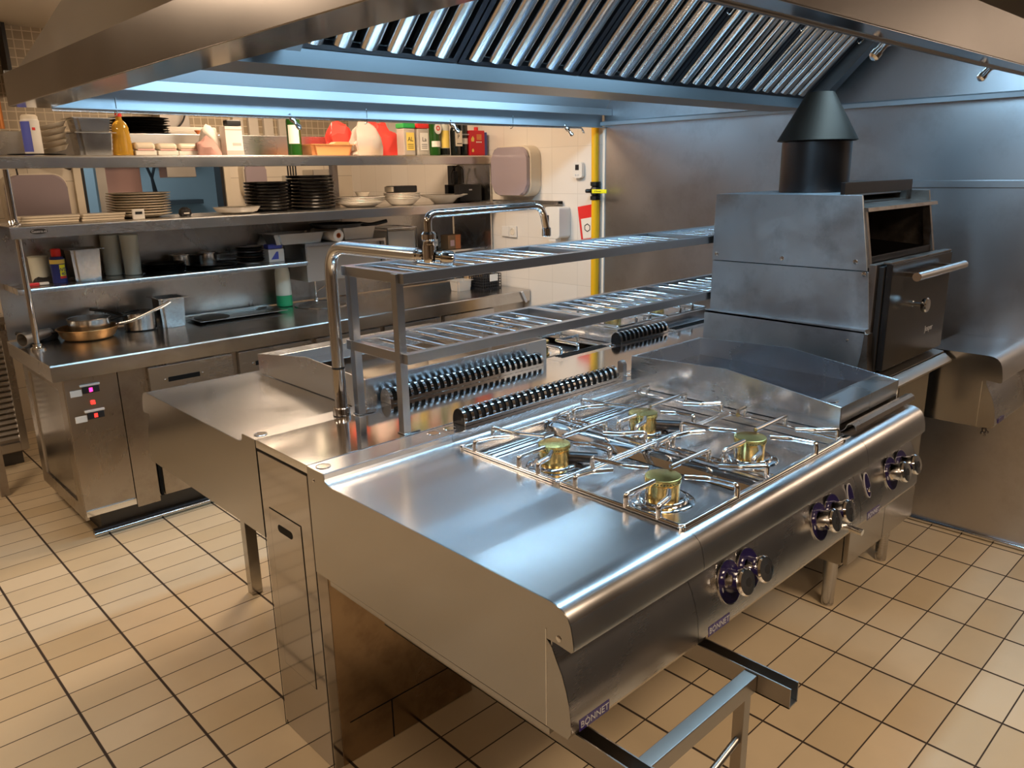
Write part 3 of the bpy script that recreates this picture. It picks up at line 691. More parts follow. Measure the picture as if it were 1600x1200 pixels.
st = thing('oven_stand', 'steel cabinet stand on round legs beneath the charcoal oven', 'stand', (2.9, 1.3, 0))
MB().box(2.59, 3.20, 1.035, 1.66, .21, .858).build('cabinet', 'side_steel', st)
MB().box(2.575, 3.215, .985, 1.66, .859, .900, .003).build('top_ledge', 'cabinet_steel', st)
MB().prism([(.955, .862), (.985, .868), (.985, .900), (1.03, .904), (1.03, .899), (.980, .892), (.953, .870)], 'x', 2.60, 3.235).build('front_tray', 'aluminium', st)
for (xa, xb) in ((2.595, 2.895), (2.90, 3.195)):
    dq = MB().box(xa, xb, 1.015, 1.034, .215, .84, .002).build('door', 'side_steel', st)
    MB().box(xb - .03 if xa < 2.6 else xa + .02, xb - .02 if xa < 2.6 else xa + .03, 1.0, 1.015, .62, .74, .002).build('door_handle', 'bright_steel', dq)
for (x, y) in ((2.66, 1.10), (3.15, 1.10), (2.66, 1.58), (3.15, 1.58)):
    MB().lathe([(.022, 0), (.023, .004), (.023, .11), (.026, .112), (.026, .21)], (x, y, 0), 24).build('leg', 'panel_steel', st)

# module against the wall
rm = thing('fryer_module', 'short stainless worktop module against the steel wall at the right edge', 'cooker module', (3.45, 1.0, .62))
s3 = [(1.06, .900), (.86, .900)] + [(y, z + .018 if z > .86 else z) for y, z in PROF_NOSE]
b = MB(); b.sheet([(1.06, .899)] + [(y, z + .019 * max(0, (z - .80) / .08)) for y, z in PROF_NOSE], .003, 'x', 3.262, WX - .008); b.build('worktop', 'worktop_steel', rm, ang=30)
b = MB(); b.sheet(PROF_PANEL, .003, 'x', 3.262, WX - .008); b.build('control_panel', 'panel_steel', rm, ang=30)
MB().prism([(1.06, .899)] + [(y, z + .019 * max(0, (z - .80) / .08)) for y, z in PROF_NOSE] + PROF_PANEL[:-1] + [(1.06, .618)], 'x', 3.259, 3.262).build('side_panel', 'side_steel', rm)
MB().box(3.262, WX - .008, .83, 1.06, .616, .619).build('underside', 'side_steel', rm)
MB().box(3.2575, 3.2595, .8445, .8465, .622, .80).build('panel_seam', 'bright_steel', rm)
MB().box(3.30, 3.37, .7835, .7865, .634, .652).build('badge', 'purple', rm)
b = MB()
for (yy, zz, rr) in ((.822, .607, .010), (.812, .598, .007), (.826, .592, .008), (.818, .585, .005)): b.lathe([(0, -rr), (rr * .8, -rr * .6), (rr, 0), (rr * .8, rr * .6), (0, rr)], (3.28, yy, zz), 10)
b.build('loose_fitting', 'oven_trim', rm)

# =================================================================== EXTRACTION HOOD
hd = thing('extraction_hood', 'large stainless canopy hood hanging over the island', 'extractor hood', (2.1, 1.83, 1.83))
HX, HY0, HY1, HZ, HB = .67, .62, 3.06, 1.832, 1.932
# bands (left, near, far) with returned bottom flange
def band(x0, x1, y0, y1, flange, nm='canopy_band'):
    MB().box(x0, x1, y0, y1, HZ, HB, .001, 1).build(nm, 'hood_steel', hd)
band(HX, HX + .004, HY0, HY1, 0)
MB().box(HX + .002, HX + .118, HY0 + .002, HY1 - .002, HZ - .001, HZ + .003).build('canopy_flange', 'bright_steel', hd)
MB().box(HX + .114, HX + .118, HY0 + .07, HY1 - .06, HZ + .003, HZ + .022).build('flange_lip', 'hood_steel', hd)
band(HX + .004, WX - .008, HY0, HY0 + .004, 0)
MB().box(HX + .118, WX - .008, HY0 + .002, HY0 + .055, HZ - .001, HZ + .003).build('canopy_flange', 'bright_steel', hd)
MB().tube([(HX + .12, HY0 + .060, HZ + .002), (WX - .010, HY0 + .060, HZ + .002)], .008, 10).build('rim_pipe', 'hood_steel', hd)
MB().box(HX + .004, WX - .008, HY1 - .004, HY1, HZ, HB + .01, .001, 1).build('canopy_band', 'hood_inner_steel', hd)
MB().box(HX + .118, WX - .008, HY1 - .040, HY1 - .004, HZ - .001, HZ + .003).build('canopy_flange', 'hood_inner_steel', hd)
# sloping cowl, all sides, inset to the ceiling
i2 = .36; zc = CEIL - .001
def cowl(a, b_, c, d_, nm='cowl', mm='hood_steel'):
    bb = MB(); n = (V(b_) - V(a)).cross(V(d_) - V(a)).normalized() * .002
    P = [V(a), V(b_), V(c), V(d_)]; A = [bb.bm.verts.new(p + n) for p in P]; B = [bb.bm.verts.new(p - n) for p in P]
    bb.bm.faces.new(A); bb.bm.faces.new(B[::-1])
    for i in range(4): bb.bm.faces.new((A[i], B[i], B[(i + 1) % 4], A[(i + 1) % 4]))
    bb.build(nm, mm, hd)
e = .03
xL, yN, yF, xR = HX + e, HY0 + e, HY1 - e, WX - .008
cowl((xL, yN, HB), (xL, yF, HB), (xL + i2, yF - i2, zc), (xL + i2, yN + i2, zc), 'side_cowl')
cowl((xL, yN, HB), (xR, yN, HB), (xR, yN + i2, zc), (xL + i2, yN + i2, zc), 'near_cowl')
cowl((xL, yF, HB), (xR, yF, HB), (xR, yF - i2, zc), (xL + i2, yF - i2, zc), 'far_cowl', 'hood_inner_steel')
for (x0_, x1_, y0_, y1_) in ((HX + .001, xL, HY0 + .001, HY1 - .001), (xL, xR, HY0 + .001, yN), (xL, xR, yF, HY1 - .001)):
    MB().box(x0_, x1_, y0_, y1_, HB - .004, HB).build('cowl_ledge', 'hood_steel' if y0_ < 2 else 'hood_inner_steel', hd)
MB().box(HX + .005, xR, HY1 - .075, HY1 - .060, HZ + .063, HB - .002, .002).build('condensate_lip', 'hood_inner_steel', hd)
MB().prism([(WX - .008, HZ + .010), (WX - .045, HZ + .010), (WX - .045, HZ + .028), (WX - .030, HZ + .034), (WX - .008, HZ + .034)], 'y', HY0 + .02, HY1 - .02).build('wall_channel', 'hood_inner_steel', hd)
# V filter bank : gutter + filters
GX0, GX1 = .955, 3.475
b = MB(); b.sheet([(1.752, 1.912), (1.752, 1.846), (1.948, 1.846), (1.948, 1.912)], .002, 'x', GX0 - .12, GX1 + .06)
b.build('grease_gutter', 'gutter_steel', hd)
for xx in (GX0 - .12, GX1 + .058):
    MB().box(xx, xx + .002, 1.752, 1.948, 1.846, 1.912).build('gutter_end', 'hood_inner_steel', hd)
MB().box(GX0 - .165, GX0 - .122, 1.76, 1.94, 1.846, 1.88).build('gutter_hanger', 'hood_inner_steel', hd)
def filt(x0, near=True):
    s = 1 if near else -1
    # local frame: u along x, v up the slope, n out of face (towards below / outside)
    y0 = 1.766 if near else 1.934; base = V((x0, y0, 1.905)); vdir = V((0, -s * .72, .694)).normalized(); ndir = V((0, -s * .694, -.72)).normalized()
    Lh = .74
    def P(u, v, n): return base + V((u, 0, 0)) + vdir * v + ndir * n
    fr_ = MB()
    for (u0, u1, v0, v1) in ((.002, .020, 0, Lh), (.478, .496, 0, Lh), (.02, .478, 0, .014), (.02, .478, Lh - .014, Lh)):
        vs = [fr_.bm.verts.new(P(u, v, n)) for n in (0, .026) for (u, v) in ((u0, v0), (u1, v0), (u1, v1), (u0, v1))]
        for f in ((0, 1, 2, 3), (7, 6, 5, 4), (0, 4, 5, 1), (1, 5, 6, 2), (2, 6, 7, 3), (3, 7, 4, 0)): fr_.bm.faces.new([vs[i] for i in f])
    fo = fr_.build('baffle_filter', 'filter_dark' , hd)
    bk = MB(); vs = [bk.bm.verts.new(P(u, v, -.004)) for (u, v) in ((.004, 0), (.494, 0), (.494, Lh), (.004, Lh))]; bk.bm.faces.new(vs)
    vs2 = [bk.bm.verts.new(P(u, v, -.007)) for (u, v) in ((.004, 0), (.494, 0), (.494, Lh), (.004, Lh))]; bk.bm.faces.new(vs2[::-1])
    for i in range(4): bk.bm.faces.new((vs[i], vs2[i], vs2[(i + 1) % 4], vs[(i + 1) % 4]))
    bk.build('filter_back', 'void_black', fo)
    nr = 6; pitch = .458 / nr
    for k in range(nr):
        uc = .02 + pitch * (k + .5); hw = pitch * .33
        sec = [(-hw, .006), (-hw, .018)] + [(hw * -math.cos(math.pi * t / 8) , .020 + .014 * math.sin(math.pi * t / 8)) for t in range(9)] + [(hw, .018), (hw, .006)]
        rb = MB(); A = [rb.bm.verts.new(P(uc + a, .016, n)) for a, n in sec]; Bv = [rb.bm.verts.new(P(uc + a, Lh - .016, n)) for a, n in sec]
        rb.bm.faces.new(A); rb.bm.faces.new(Bv[::-1])
        for i in range(len(sec)): rb.bm.faces.new((A[i], Bv[i], Bv[(i + 1) % len(sec)], A[(i + 1) % len(sec)]))
        rb.build('baffle', 'filter_steel', fo, ang=50)
    if near:
        hb = MB()
        for uu in (.492,):
            pts = [P(uu - .012, .30, .028), P(uu - .012, .30, .042), P(uu - .012, .40, .042), P(uu - .012, .40, .028)]
            hb.tube(fillet(pts, .01, 3), .003, 6)
        hb.build('filter_handle', 'bright_steel', fo)
x = .97
while x < 3.40:
    filt(x, True); filt(x, False); x += .5
MB().prism([(1.752, 1.905), (1.752, 1.912), (1.20, 2.46), (1.20, 2.30), (1.60, 1.905)] if False else [(1.755, 1.900), (1.215, 2.430), (1.130, 2.430), (1.690, 1.868)], 'x', GX1 + .002, GX1 + .062).build('filter_end_plate', 'gutter_steel', hd)
MB().prism([(1.755, 1.900), (1.215, 2.430), (1.130, 2.430), (1.690, 1.868)], 'x', GX0 - .06, GX0 + .008).build('filter_end_plate', 'gutter_steel', hd)
MB().box(GX0, GX1, 1.16, 1.24, 2.435, 2.49).build('filter_top_rail', 'hood_steel', hd)
MB().box(GX0, GX1, 2.46, 2.54, 2.435, 2.49).build('filter_top_rail', 'hood_steel', hd)
text(hd, '1', .0001, (HX - .001, 2.9, 1.87), (0, -1, 0), (0, 0, 1), 'ink_black', name='tiny_mark') if False else None
# tube lamps inside the canopy
for (loc, s) in HOOD_LAMPS:
    where = 'far' if s > 0 else 'near'
    t = thing('tube_lamp', 'fluorescent tube lamp inside the %s slope of the hood canopy, %s one' % (where, 'left' if loc[0] < 2 else 'right'), 'lamp', loc, 'hood tube lamps')
    MB().box(loc[0] - .52, loc[0] + .52, loc[1] - .035, loc[1] + .035, loc[2] - .012, loc[2] + .035, .003).build('lamp_body', 'lamp_white', t)
    MB().tube([(loc[0] - .50, loc[1] - s * .03, loc[2] - .030), (loc[0] + .50, loc[1] - s * .03, loc[2] - .030)], .013, 12).build('tube', 'tube_glass', t)

# fire suppression pipes
def nozzle(parent, c, d):
    d = V(d).normalized()
    MB().lathe([(.009, -.012), (.009, .0), (.012, .004), (.012, .018), (.008, .024), (.008, .040), (.0105, .044), (.0105, .056), (.006, .060), (0, .060)], c, 16, d).build('nozzle', 'bright_steel', parent)
fp = thing('suppression_pipe', 'thin silver pipe with spray nozzles along the far rim of the hood', 'pipe', (2.2, 3.0, 1.83))
MB().tube(fillet([(HX + .12, 3.040, 1.826), (3.42, 3.040, 1.826), (3.45, 3.045, 1.826), (3.47, 3.045, 1.800)], .01, 3), .0055, 10).build('pipe', 'bright_steel', fp)
for x in (1.66, 2.50, 3.31): nozzle(fp, (x, 3.034, 1.828), (.35, -.45, -.7))
for x in (.99, 2.02, 2.90):
    MB().tube(fillet([(x, 3.03, 1.870), (x, 3.025, 1.872), (x, 3.025, 1.815), (x, 3.045, 1.812)], .008, 3), .0022, 6).build('pipe_hook', 'bright_steel', fp)
fp2 = thing('suppression_pipe', 'two spray nozzles hanging from the near rim of the hood', 'pipe', (2.0, .7, 1.83))
MB().tube([(1.2, .700, 1.850), (3.60, .700, 1.850)], .0055, 10).build('pipe', 'bright_steel', fp2)
for x in (1.735, 2.400): nozzle(fp2, (x, .700, 1.852), (-.55, .35, -.75))

# =================================================================== BACK COUNTER
CX0, CX1, CY0, CY1, CZ = .785, WX - .004, 3.665, 4.425, .840
bc = thing('refrigerated_counter', 'long stainless refrigerated counter with red digital displays, below the shelves', 'counter', (2.2, 4.0, 0))
prof = [(CY1, CZ), (CY0 + .012, CZ + .002), (CY0 + .004, CZ), (CY0, CZ - .006), (CY0, CZ - .072), (CY0 + .012, CZ - .074)]
MB().sheet(prof, .004, 'x', CX0, CX1).build('worktop', 'counter_steel', bc, ang=30)
MB().box(CX0 - .001, CX0 + .003, CY0 + .002, CY1, CZ - .072, CZ - .001, .001, 1).build('worktop_end', 'edge_steel', bc)
MB().box(.846, CX1, 3.725, CY1, .118, .765).build('body', 'cabinet_steel', bc)
# left end frame with recessed panel
b = MB(); b.box(.830, .846, 3.712, 3.80, .10, .765, .002); b.box(.830, .846, 4.33, 4.42, .10, .765, .002); b.box(.830, .846, 3.80, 4.33, .10, .17, .002); b.box(.830, .846, 3.80, 4.33, .70, .765, .002)
b.build('end_frame', 'cabinet_steel', bc)
MB().box(.838, .8455, 3.80, 4.33, .17, .70).build('end_panel', 'side_steel', bc)
cp = MB().box(.832, 1.050, 3.700, 3.722, .125, .764, .002).build('compressor_door', 'cabinet_steel', bc)
MB().box(.834, 1.050, 3.694, 3.7, .120, .150, .002).build('kick_strip', 'bright_steel', cp)
MB().box(1.054, 1.160, 3.702, 3.722, .100, .764, .002).build('stile', 'cabinet_steel', bc)
for (z, led) in ((.704, 'led_pink'), (.585, 'led_red')):
    dx = .0 if z > .65 else .004
    c = MB().box(.900 + dx, .968 + dx, 3.692, 3.700, z - .014, z + .014, .001, 1).build('controller', 'black_plastic', cp)
    MB().box(.926 + dx, .940 + dx, 3.6905, 3.692, z - .009, z + .009).build('display', led, c)
    MB().box(.850 + dx, .897 + dx, 3.6965, 3.700, z - .022, z + .006).build('label_tag', 'paper', cp)
    MB().box(.890 + dx, .972 + dx, 3.690, 3.700, z + .018, z + .027, .001, 1).build('label_strip', 'white_plastic', cp)
MB().box(.926, .943, 3.692, 3.700, .636, .653, .001, 1).build('power_switch', 'led_red', cp)
for (x0_, x1_) in ((1.185, 1.590), (1.622, 2.03), (2.06, 2.47), (2.50, 2.91), (2.94, 3.35)):
    dq = MB().box(x0_, x1_, 3.698, 3.722, .535, .752, .003).build('drawer', 'panel_steel', bc)
    MB().box(x0_ + .085, x0_ + .235, 3.6965, 3.6985, .672, .694).build('grip_recess', 'void_black', dq)
    for q in (.072, .25): MB().lathe([(.006, 0), (.006, .003), (0, .004)], (x0_ + q, 3.698, .683), 10, (0, -1, 0)).build('grip_screw', 'bright_steel', dq)
    dq2 = MB().box(x0_, x1_, 3.698, 3.722, .125, .528, .003).build('cabinet_door', 'cabinet_steel', bc)
MB().box(1.168, 1.180, 3.703, 3.72, .125, .52).build('door_gap', 'void_black', bc)
MB().box(3.62, 3.645, 3.66, 3.664, .76, .83).build('tape', 'grey_label', bc) if False else None
MB().box(.905, CX1, 3.775, 4.40, .0, .10).build('plinth', 'plinth_dark', bc)
MB().tube([(.86, 3.735, .012), (CX1 - .02, 3.735, .012)], .011, 10).build('kick_rail', 'bright_steel', bc)
MB().box(.865, CX1 - .01, 3.745, 3.775, .0, .028).build('kick_base', 'plinth_dark', bc)
MB().lathe([(.165, .0), (.165, .003), (.155, .004), (.150, .001), (.142, .001)], (2.40, 4.20, CZ + .002), 40).build('basin_rim', 'bright_steel', bc)
MB().lathe([(.1419, .0013), (.09, .0016), (0, .0016)], (2.40, 4.20, CZ + .002), 40).build('basin', 'cabinet_steel', bc)
MB().tube(fillet([(3.560, 3.655, .836), (3.600, 3.655, .765)], .01), .009, 8).build('tape', 'grey_label', bc)

sh = thing('shelf_unit', 'stainless shelving with splashback standing on the back counter', 'shelf', (2.2, 4.2, CZ))
def shelf(x0, x1, y0, y1, z, nm='shelf', lip=.055, mm='counter_steel'):
    pr = [(y1, z - .012), (y1, z), (y0 + .014, z), (y0 + .004, z - .003), (y0, z - .012), (y0, z - lip), (y0 + .016, z - lip - .002)]
    MB().sheet(pr, .003, 'x', x0, x1).build(nm, 'edge_steel', sh, ang=32)
Z1, Z2, Z3 = 1.706, 1.408, 1.118
shelf(.62, WX - .02, 3.985, 4.415, Z1, 'top_shelf'); shelf(.795, WX - .02, 3.985, 4.415, Z2, 'middle_shelf'); shelf(.815, 2.290, 4.135, 4.415, Z3, 'lower_shelf', .026)
MB().box(.79, WX - .03, 4.4165, 4.4215, CZ + .005, Z2 - .004).build('splashback', 'cabinet_steel', sh)
for x in (.795, 3.63):
    pass
MB().prism([(4.135, Z3 - .026), (4.135, Z3 + .003), (4.414, Z3 + .003), (4.414, Z3 - .026)], 'x', .812, .815).build('shelf_end', 'edge_steel', sh)
MB().box(3.632, 3.640, 4.02, 4.41, Z2 + .002, Z1 - .06).build('shelf_bracket', 'edge_steel', sh)
MB().box(3.628, 3.640, 4.02, 4.41, CZ + .01, Z2 - .06).build('shelf_bracket', 'edge_steel', sh)
for x in (.840,):
    MB().tube([(x, 4.08, CZ + .004), (x, 4.08, Z2 - .058)], .0135, 16).build('post', 'bright_steel', sh)
    MB().tube([(x, 4.08, Z2 + .002), (x, 4.08, Z1 - .058)], .0135, 16).build('post', 'bright_steel', sh)
    MB().lathe([(.032, 0), (.032, .008), (.026, .014), (.020, .016), (.020, .030)], (x, 4.08, CZ + .001), 24).build('post_flange', 'bright_steel', sh)
    MB().lathe([(.026, 0), (.026, .006), (.018, .010), (.018, .020)], (x, 4.08, Z2 + .001), 24).build('post_flange', 'bright_steel', sh)
MB().lathe([(0, 0), (.010, .003), (.014, .012), (.010, .021), (0, .024)], (.812, 4.03, Z2 + .002), 16).build('ball_foot', 'bright_steel', sh)
o = MB().lathe([(.034, 0), (.034, .0015), (.032, .0025), (0, .0025)], (0, 0, 0), 32, (0, 0, 1), sx=1, sy=.33).rot(Matrix.Rotation(math.radians(90), 3, 'X')).move((.905, 3.9848, 1.381)).build('maker_badge', 'black_plastic', sh)
text(o, 'Gastro.nl', .016, (.905, 3.981, 1.381), (1, 0, 0), (0, 0, 1), 'silver_print')
# right-hand rail going on along the wall
rl = thing('wall_rail', 'square steel rail fixed along the tiled wall below the paper towel dispenser', 'rail', (WX - .02, 3.7, 1.40))
MB().box(WX - .040, WX - .004, 3.375, 3.975, 1.396, 1.420, .002).build('bar', 'edge_steel', rl)
MB().box(WX - .038, WX - .008, 3.366, 3.375, 1.399, 1.417).build('bar_end', 'void_black', rl)
# raised unit / ledge behind the top shelf
lg = thing('rear_ledge', 'low stainless box ledge running behind the top shelf', 'ledge', (1.8, 4.6, 1.70))
MB().box(.60, 2.87, 4.430, 4.82, 1.700, 1.826, .003).build('box', 'edge_steel', lg)
for x in (.68, 2.80): MB().box(x - .02, x + .02, 4.60, 4.64, 0, 1.70).build('post', 'cabinet_steel', lg)
# box shelves at right of the splashback
sb = thing('wall_box_cabinet', 'stainless box cabinet under the middle shelf carrying trays', 'cabinet', (2.6, 4.2, 1.1))
b = MB(); b.box(2.296, 2.312, 4.16, 4.413, Z3 - .02, 1.195, .002); b.box(2.296, 2.86, 4.16, 4.413, 1.195, 1.212, .002); b.box(2.846, 2.86, 4.16, 4.413, 1.04, 1.195, .002); b.build('carcass', 'edge_steel', sb)
MB().box(2.318, 2.842, 4.20, 4.413, .985, 1.190, .002).build('body', 'aluminium', sb)
MB().box(3.02, 3.625, 4.13, 4.413, 1.080, 1.094, .001).build('side_shelf', 'edge_steel', sb)
for x in (2.56, 2.82): MB().tube([(x, 4.185, 1.02), (x, 4.175, 1.02)], .012, 12).build('lock', 'bright_steel', sb)

# louvred fridge at far left
lv = thing('louvred_cabinet', 'steel cabinet with louvred grille panel at the far left beyond the counter', 'cabinet', (.2, 5.3, 0))
MB().box(-.8, .90, 5.06, 5.70, .09, .83).build('body', 'cabinet_steel', lv)
MB().box(-.82, .92, 5.03, 5.72, .831, .875, .004).build('top', 'edge_steel', lv)
b = MB(); b.box(.865, .905, 5.035, 5.06, .10, .80, .003); b.box(-.1, .865, 5.035, 5.06, .10, .15, .003); b.box(-.1, .865, 5.035, 5.06, .76, .80, .003); b.build('grille_frame', 'panel_steel', lv)
for i in range(18):
    z = .175 + i * .032
    MB().prism([(5.036, z), (5.039, z), (5.058, z + .022), (5.055, z + .022)], 'x', -.1, .865).build('louvre', 'edge_steel', lv)
MB().box(-.8, .88, 5.12, 5.65, .0, .09).build('plinth', 'plinth_dark', lv)
pp = tag(MB().tube(fillet([(1.18, 5.66, 1.9), (1.18, 5.66, 2.42), (.60, 5.66, 2.42)], .09, 8), .022, 14).build('water_pipe', 'pipe_orange', loc=(1.18, 5.66, 1.9)), 'orange copper pipe bending below the ceiling at upper left', 'pipe')
tag(MB().box(1.26, 1.28, 5.60, 5.745, 2.10, 2.49).build('corner_profile', 'black_plastic', loc=(1.27, 5.7, 2.1)), 'dark vertical corner profile beside the orange pipe', 'trim')

# =================================================================== RIGHT WALL ITEMS
def rrect(w, h, r, n=6):
    P = []
    for (cx, cy, a0) in ((w / 2 - r, h / 2 - r, 0), (-w / 2 + r, h / 2 - r, 90), (-w / 2 + r, -h / 2 + r, 180), (w / 2 - r, -h / 2 + r, 270)):
        for k in range(n + 1):
            a = math.radians(a0 + 90 * k / n); P.append((cx + r * math.cos(a), cy + r * math.sin(a)))
    return P
WF = WX + .004
def dispenser(name, label, yc, zc, wy=.345, hz=.31, depth=.12, face='x', xc=0):
    t = thing(name, label, 'dispenser', (WF, yc, zc) if face == 'x' else (xc, yc, zc))
    if face == 'x':
        P = rrect(wy, hz, .07)
        b = MB(); b.prism([(yc + a, zc + c) for a, c in P], 'x', WF - depth * .75, WF - .001, .003); b.build('body', 'cream_plastic', t)
        b = MB(); b.prism([(yc + a * .95, zc + c * .95) for a, c in P], 'x', WF - depth, WF - depth * .75, .010); b.build('cover', 'smoke_plastic', t)
    else:
        P = rrect(wy, hz, .08)
        b = MB(); b.prism([(xc + a, zc + c) for a, c in P], 'y', yc - depth * .75, yc - .001, .003); b.build('body', 'cream_plastic', t)
        b = MB(); b.prism([(xc + a * .95, zc + c * .95) for a, c in P], 'y', yc - depth, yc - depth * .75, .010); b.build('cover', 'smoke_plastic', t)
    return t
dispenser('paper_towel_dispenser', 'smoky paper towel dispenser on the white tiled wall right of the shelves', 3.735, 1.600)
th = thing('thermostat', 'small white thermostat on the tiled wall by the yellow pipe', 'thermostat', (WF, 3.235, 1.60))
MB().prism([(3.235 + a, 1.60 + c) for a, c in rrect(.075, .092, .015)], 'x', WF - .026, WF - .001, .002).build('case', 'white_plastic', th)
MB().box(WF - .0275, WF - .0262, 3.222, 3.250, 1.600, 1.632).build('screen', 'black_plastic', th)
for (dy, dz) in ((.012, -.028), (-.008, -.028)): MB().lathe([(.005, 0), (.005, .002), (0, .002)], (WF - .026, 3.236 + dy, 1.60 + dz), 10, (-1, 0, 0)).build('button', 'grey_label', th)
sd = thing('soap_dispenser', 'white soap dispenser on the tiled wall below the steel rail', 'dispenser', (WF, 3.38, 1.29))
MB().prism([(3.375 + a, 1.290 + c) for a, c in rrect(.125, .19, .018)], 'x', WF - .10, WF - .001, .004).build('case', 'white_plastic', sd)
MB().box(WF - .1020, WF - .1004, 3.400, 3.414, 1.235, 1.335).build('level_window', 'black_plastic', sd)
MB().box(WF - .098, WF - .05, 3.345, 3.405, 1.175, 1.194, .003).build('push_bar', 'white_plastic', sd)
sk = thing('wall_socket', 'white double wall socket on the tiles beneath the steel rail', 'socket', (WF, 3.85, 1.21))
MB().box(WF - .012, WF - .001, 3.785, 3.855, 1.175, 1.250, .003).build('outlet_plate', 'white_plastic', sk)
MB().box(WF - .012, WF - .001, 3.857, 3.927, 1.178, 1.247, .003).build('blank_plate', 'white_plastic', sk)
MB().lathe([(.022, 0), (.022, .003), (.019, .004), (.018, .001), (0, .001)], (WF - .012, 3.820, 1.213), 20, (-1, 0, 0)).build('outlet', 'cream_plastic', sk)
rs = thing('safety_notice', 'tilted red-edged notice sheet beside the yellow gas pipe', 'notice', (WF, 3.165, 1.30))
Mr = Matrix.Rotation(math.radians(-9), 3, 'X')
MB().box(WF - .005, WF - .002, 3.110, 3.235, 1.190, 1.395).rot(Mr, (WF, 3.17, 1.30)).build('sheet', 'red_plastic', rs)
MB().box(WF - .0065, WF - .0052, 3.118, 3.218, 1.200, 1.320).rot(Mr, (WF, 3.17, 1.30)).build('white_panel', 'paper', rs)
MB().lathe([(.026, 0), (.026, .0006), (.020, .0007), (.020, 0)], (WF - .0066, 3.168, 1.262), 6, (-1, 0, 0)).build('symbol', 'ink_black', rs)
gp = thing('gas_pipe', 'yellow gas pipe rising beside the steel wall panel with a yellow lever valve', 'pipe', (WF - .03, 3.085, 0))
MB().tube([(WF - .030, 3.085, .0), (WF - .030, 3.085, 1.43)], .0245, 18).build('lower_pipe', 'yellow_paint', gp)
MB().tube([(WF - .030, 3.090, 1.53), (WF - .030, 3.10, 2.49)], .0215, 18).build('upper_pipe', 'yellow_paint', gp)
b = MB().lathe([(.030, 0), (.030, .022), (.022, .026), (.030, .040), (.034, .052), (.030, .064), (.022, .076), (.030, .082), (.030, .104)], (WF - .030, 3.087, 1.428), 8)
b.build('valve_body', 'dark_pan', gp)
MB().lathe([(.012, 0), (.012, .030), (.008, .036)], (WF - .045, 3.105, 1.480), 12, (-.7, .6, 0)).build('valve_stem', 'dark_pan', gp)
h = MB().box(WF - .078, WF - .070, 2.965, 3.075, 1.468, 1.490, .003).build('lever', 'yellow_handle', gp)
text(h, '57 Bonnet', .012, (WF - .0784, 3.03, 1.479), (0, -1, 0), (0, 0, 1), 'ink_black')
struct(MB().box(WX - .012, WX - .0065, 3.030, 3.045, .02, 1.83).build('trim_3', 'paper'))

# =================================================================== SHELF GOODS
def P3(y, x): return (x, y)
SZ = Z1 + .001
def simple(name, label, cat, parts, loc, group=None):
    """parts: list of (part_name, MB, material); local coordinates about loc"""
    t = thing(name, label, cat, loc, group)
    for pn, mb, mm in parts:
        mb.move(loc); mb.build(pn, mm, t)
    return t
def rot_z(o, a): o.rotation_euler = (0, 0, math.radians(a))
def gn_pan(w, d, h, t=.002, flange=.012):
    b = MB(); k = .86
    def ring(wx, dy, z): return [(-wx / 2, -dy / 2, z), (wx / 2, -dy / 2, z), (wx / 2, dy / 2, z), (-wx / 2, dy / 2, z)]
    L = [ring(w * k, d * k, 0), ring(w * .97, d * .97, h - .004), ring(w + flange * 2, d + flange * 2, h - .003), ring(w + flange * 2, d + flange * 2, h), ring(w * .96, d * .96, h - .001), ring(w * k - t * 2, d * k - t * 2, t)]
    R_ = [[b.bm.verts.new(V(p)) for p in r] for r in L]
    b.bm.faces.new(R_[0][::-1]); b.bm.faces.new(R_[-1])
    for A, B in zip(R_, R_[1:]):
        for i in range(4): b.bm.faces.new((A[i], A[(i + 1) % 4], B[(i + 1) % 4], B[i]))
    es = [e for e in b.bm.edges if abs(e.verts[0].co.z - e.verts[1].co.z) > h * .5]
    bmesh.ops.bevel(b.bm, geom=es, offset=min(w, d) * .12, segments=4, affect='EDGES')
    return b
def bottle(r, h, neck=.011, sh=.62):
    return MB().lathe([(0, 0), (r * .9, 0), (r, .004), (r, h * sh), (r * .9, h * (sh + .06)), (neck * 1.2, h * (sh + .18)), (neck, h * (sh + .22)), (neck, h * .97), (neck * 1.25, h * .975), (neck * 1.25, h), (0, h)], n=28)
def band_(r, z0, z1, a0=0, a1=360, e=.0006):
    b = MB(); n = max(6, int(abs(a1 - a0) / 12)); A = []; B = []
    for k in range(n + 1):
        a = math.radians(a0 + (a1 - a0) * k / n); A.append(b.bm.verts.new(((r + e) * math.cos(a), (r + e) * math.sin(a), z0))); B.append(b.bm.verts.new(((r + e) * math.cos(a), (r + e) * math.sin(a), z1)))
    for k in range(n): b.bm.faces.new((A[k], A[k + 1], B[k + 1], B[k]))
    return b
def plate_prof(R, h, t=.004):
    return [(0, 0), (R * .55, 0), (R * .62, .003), (R * .97, h - t), (R, h - t * .5), (R * .99, h), (R * .95, h), (R * .60, t + .003), (0, t + .001)]
CAMD = -128  # azimuth that faces the camera from the shelves
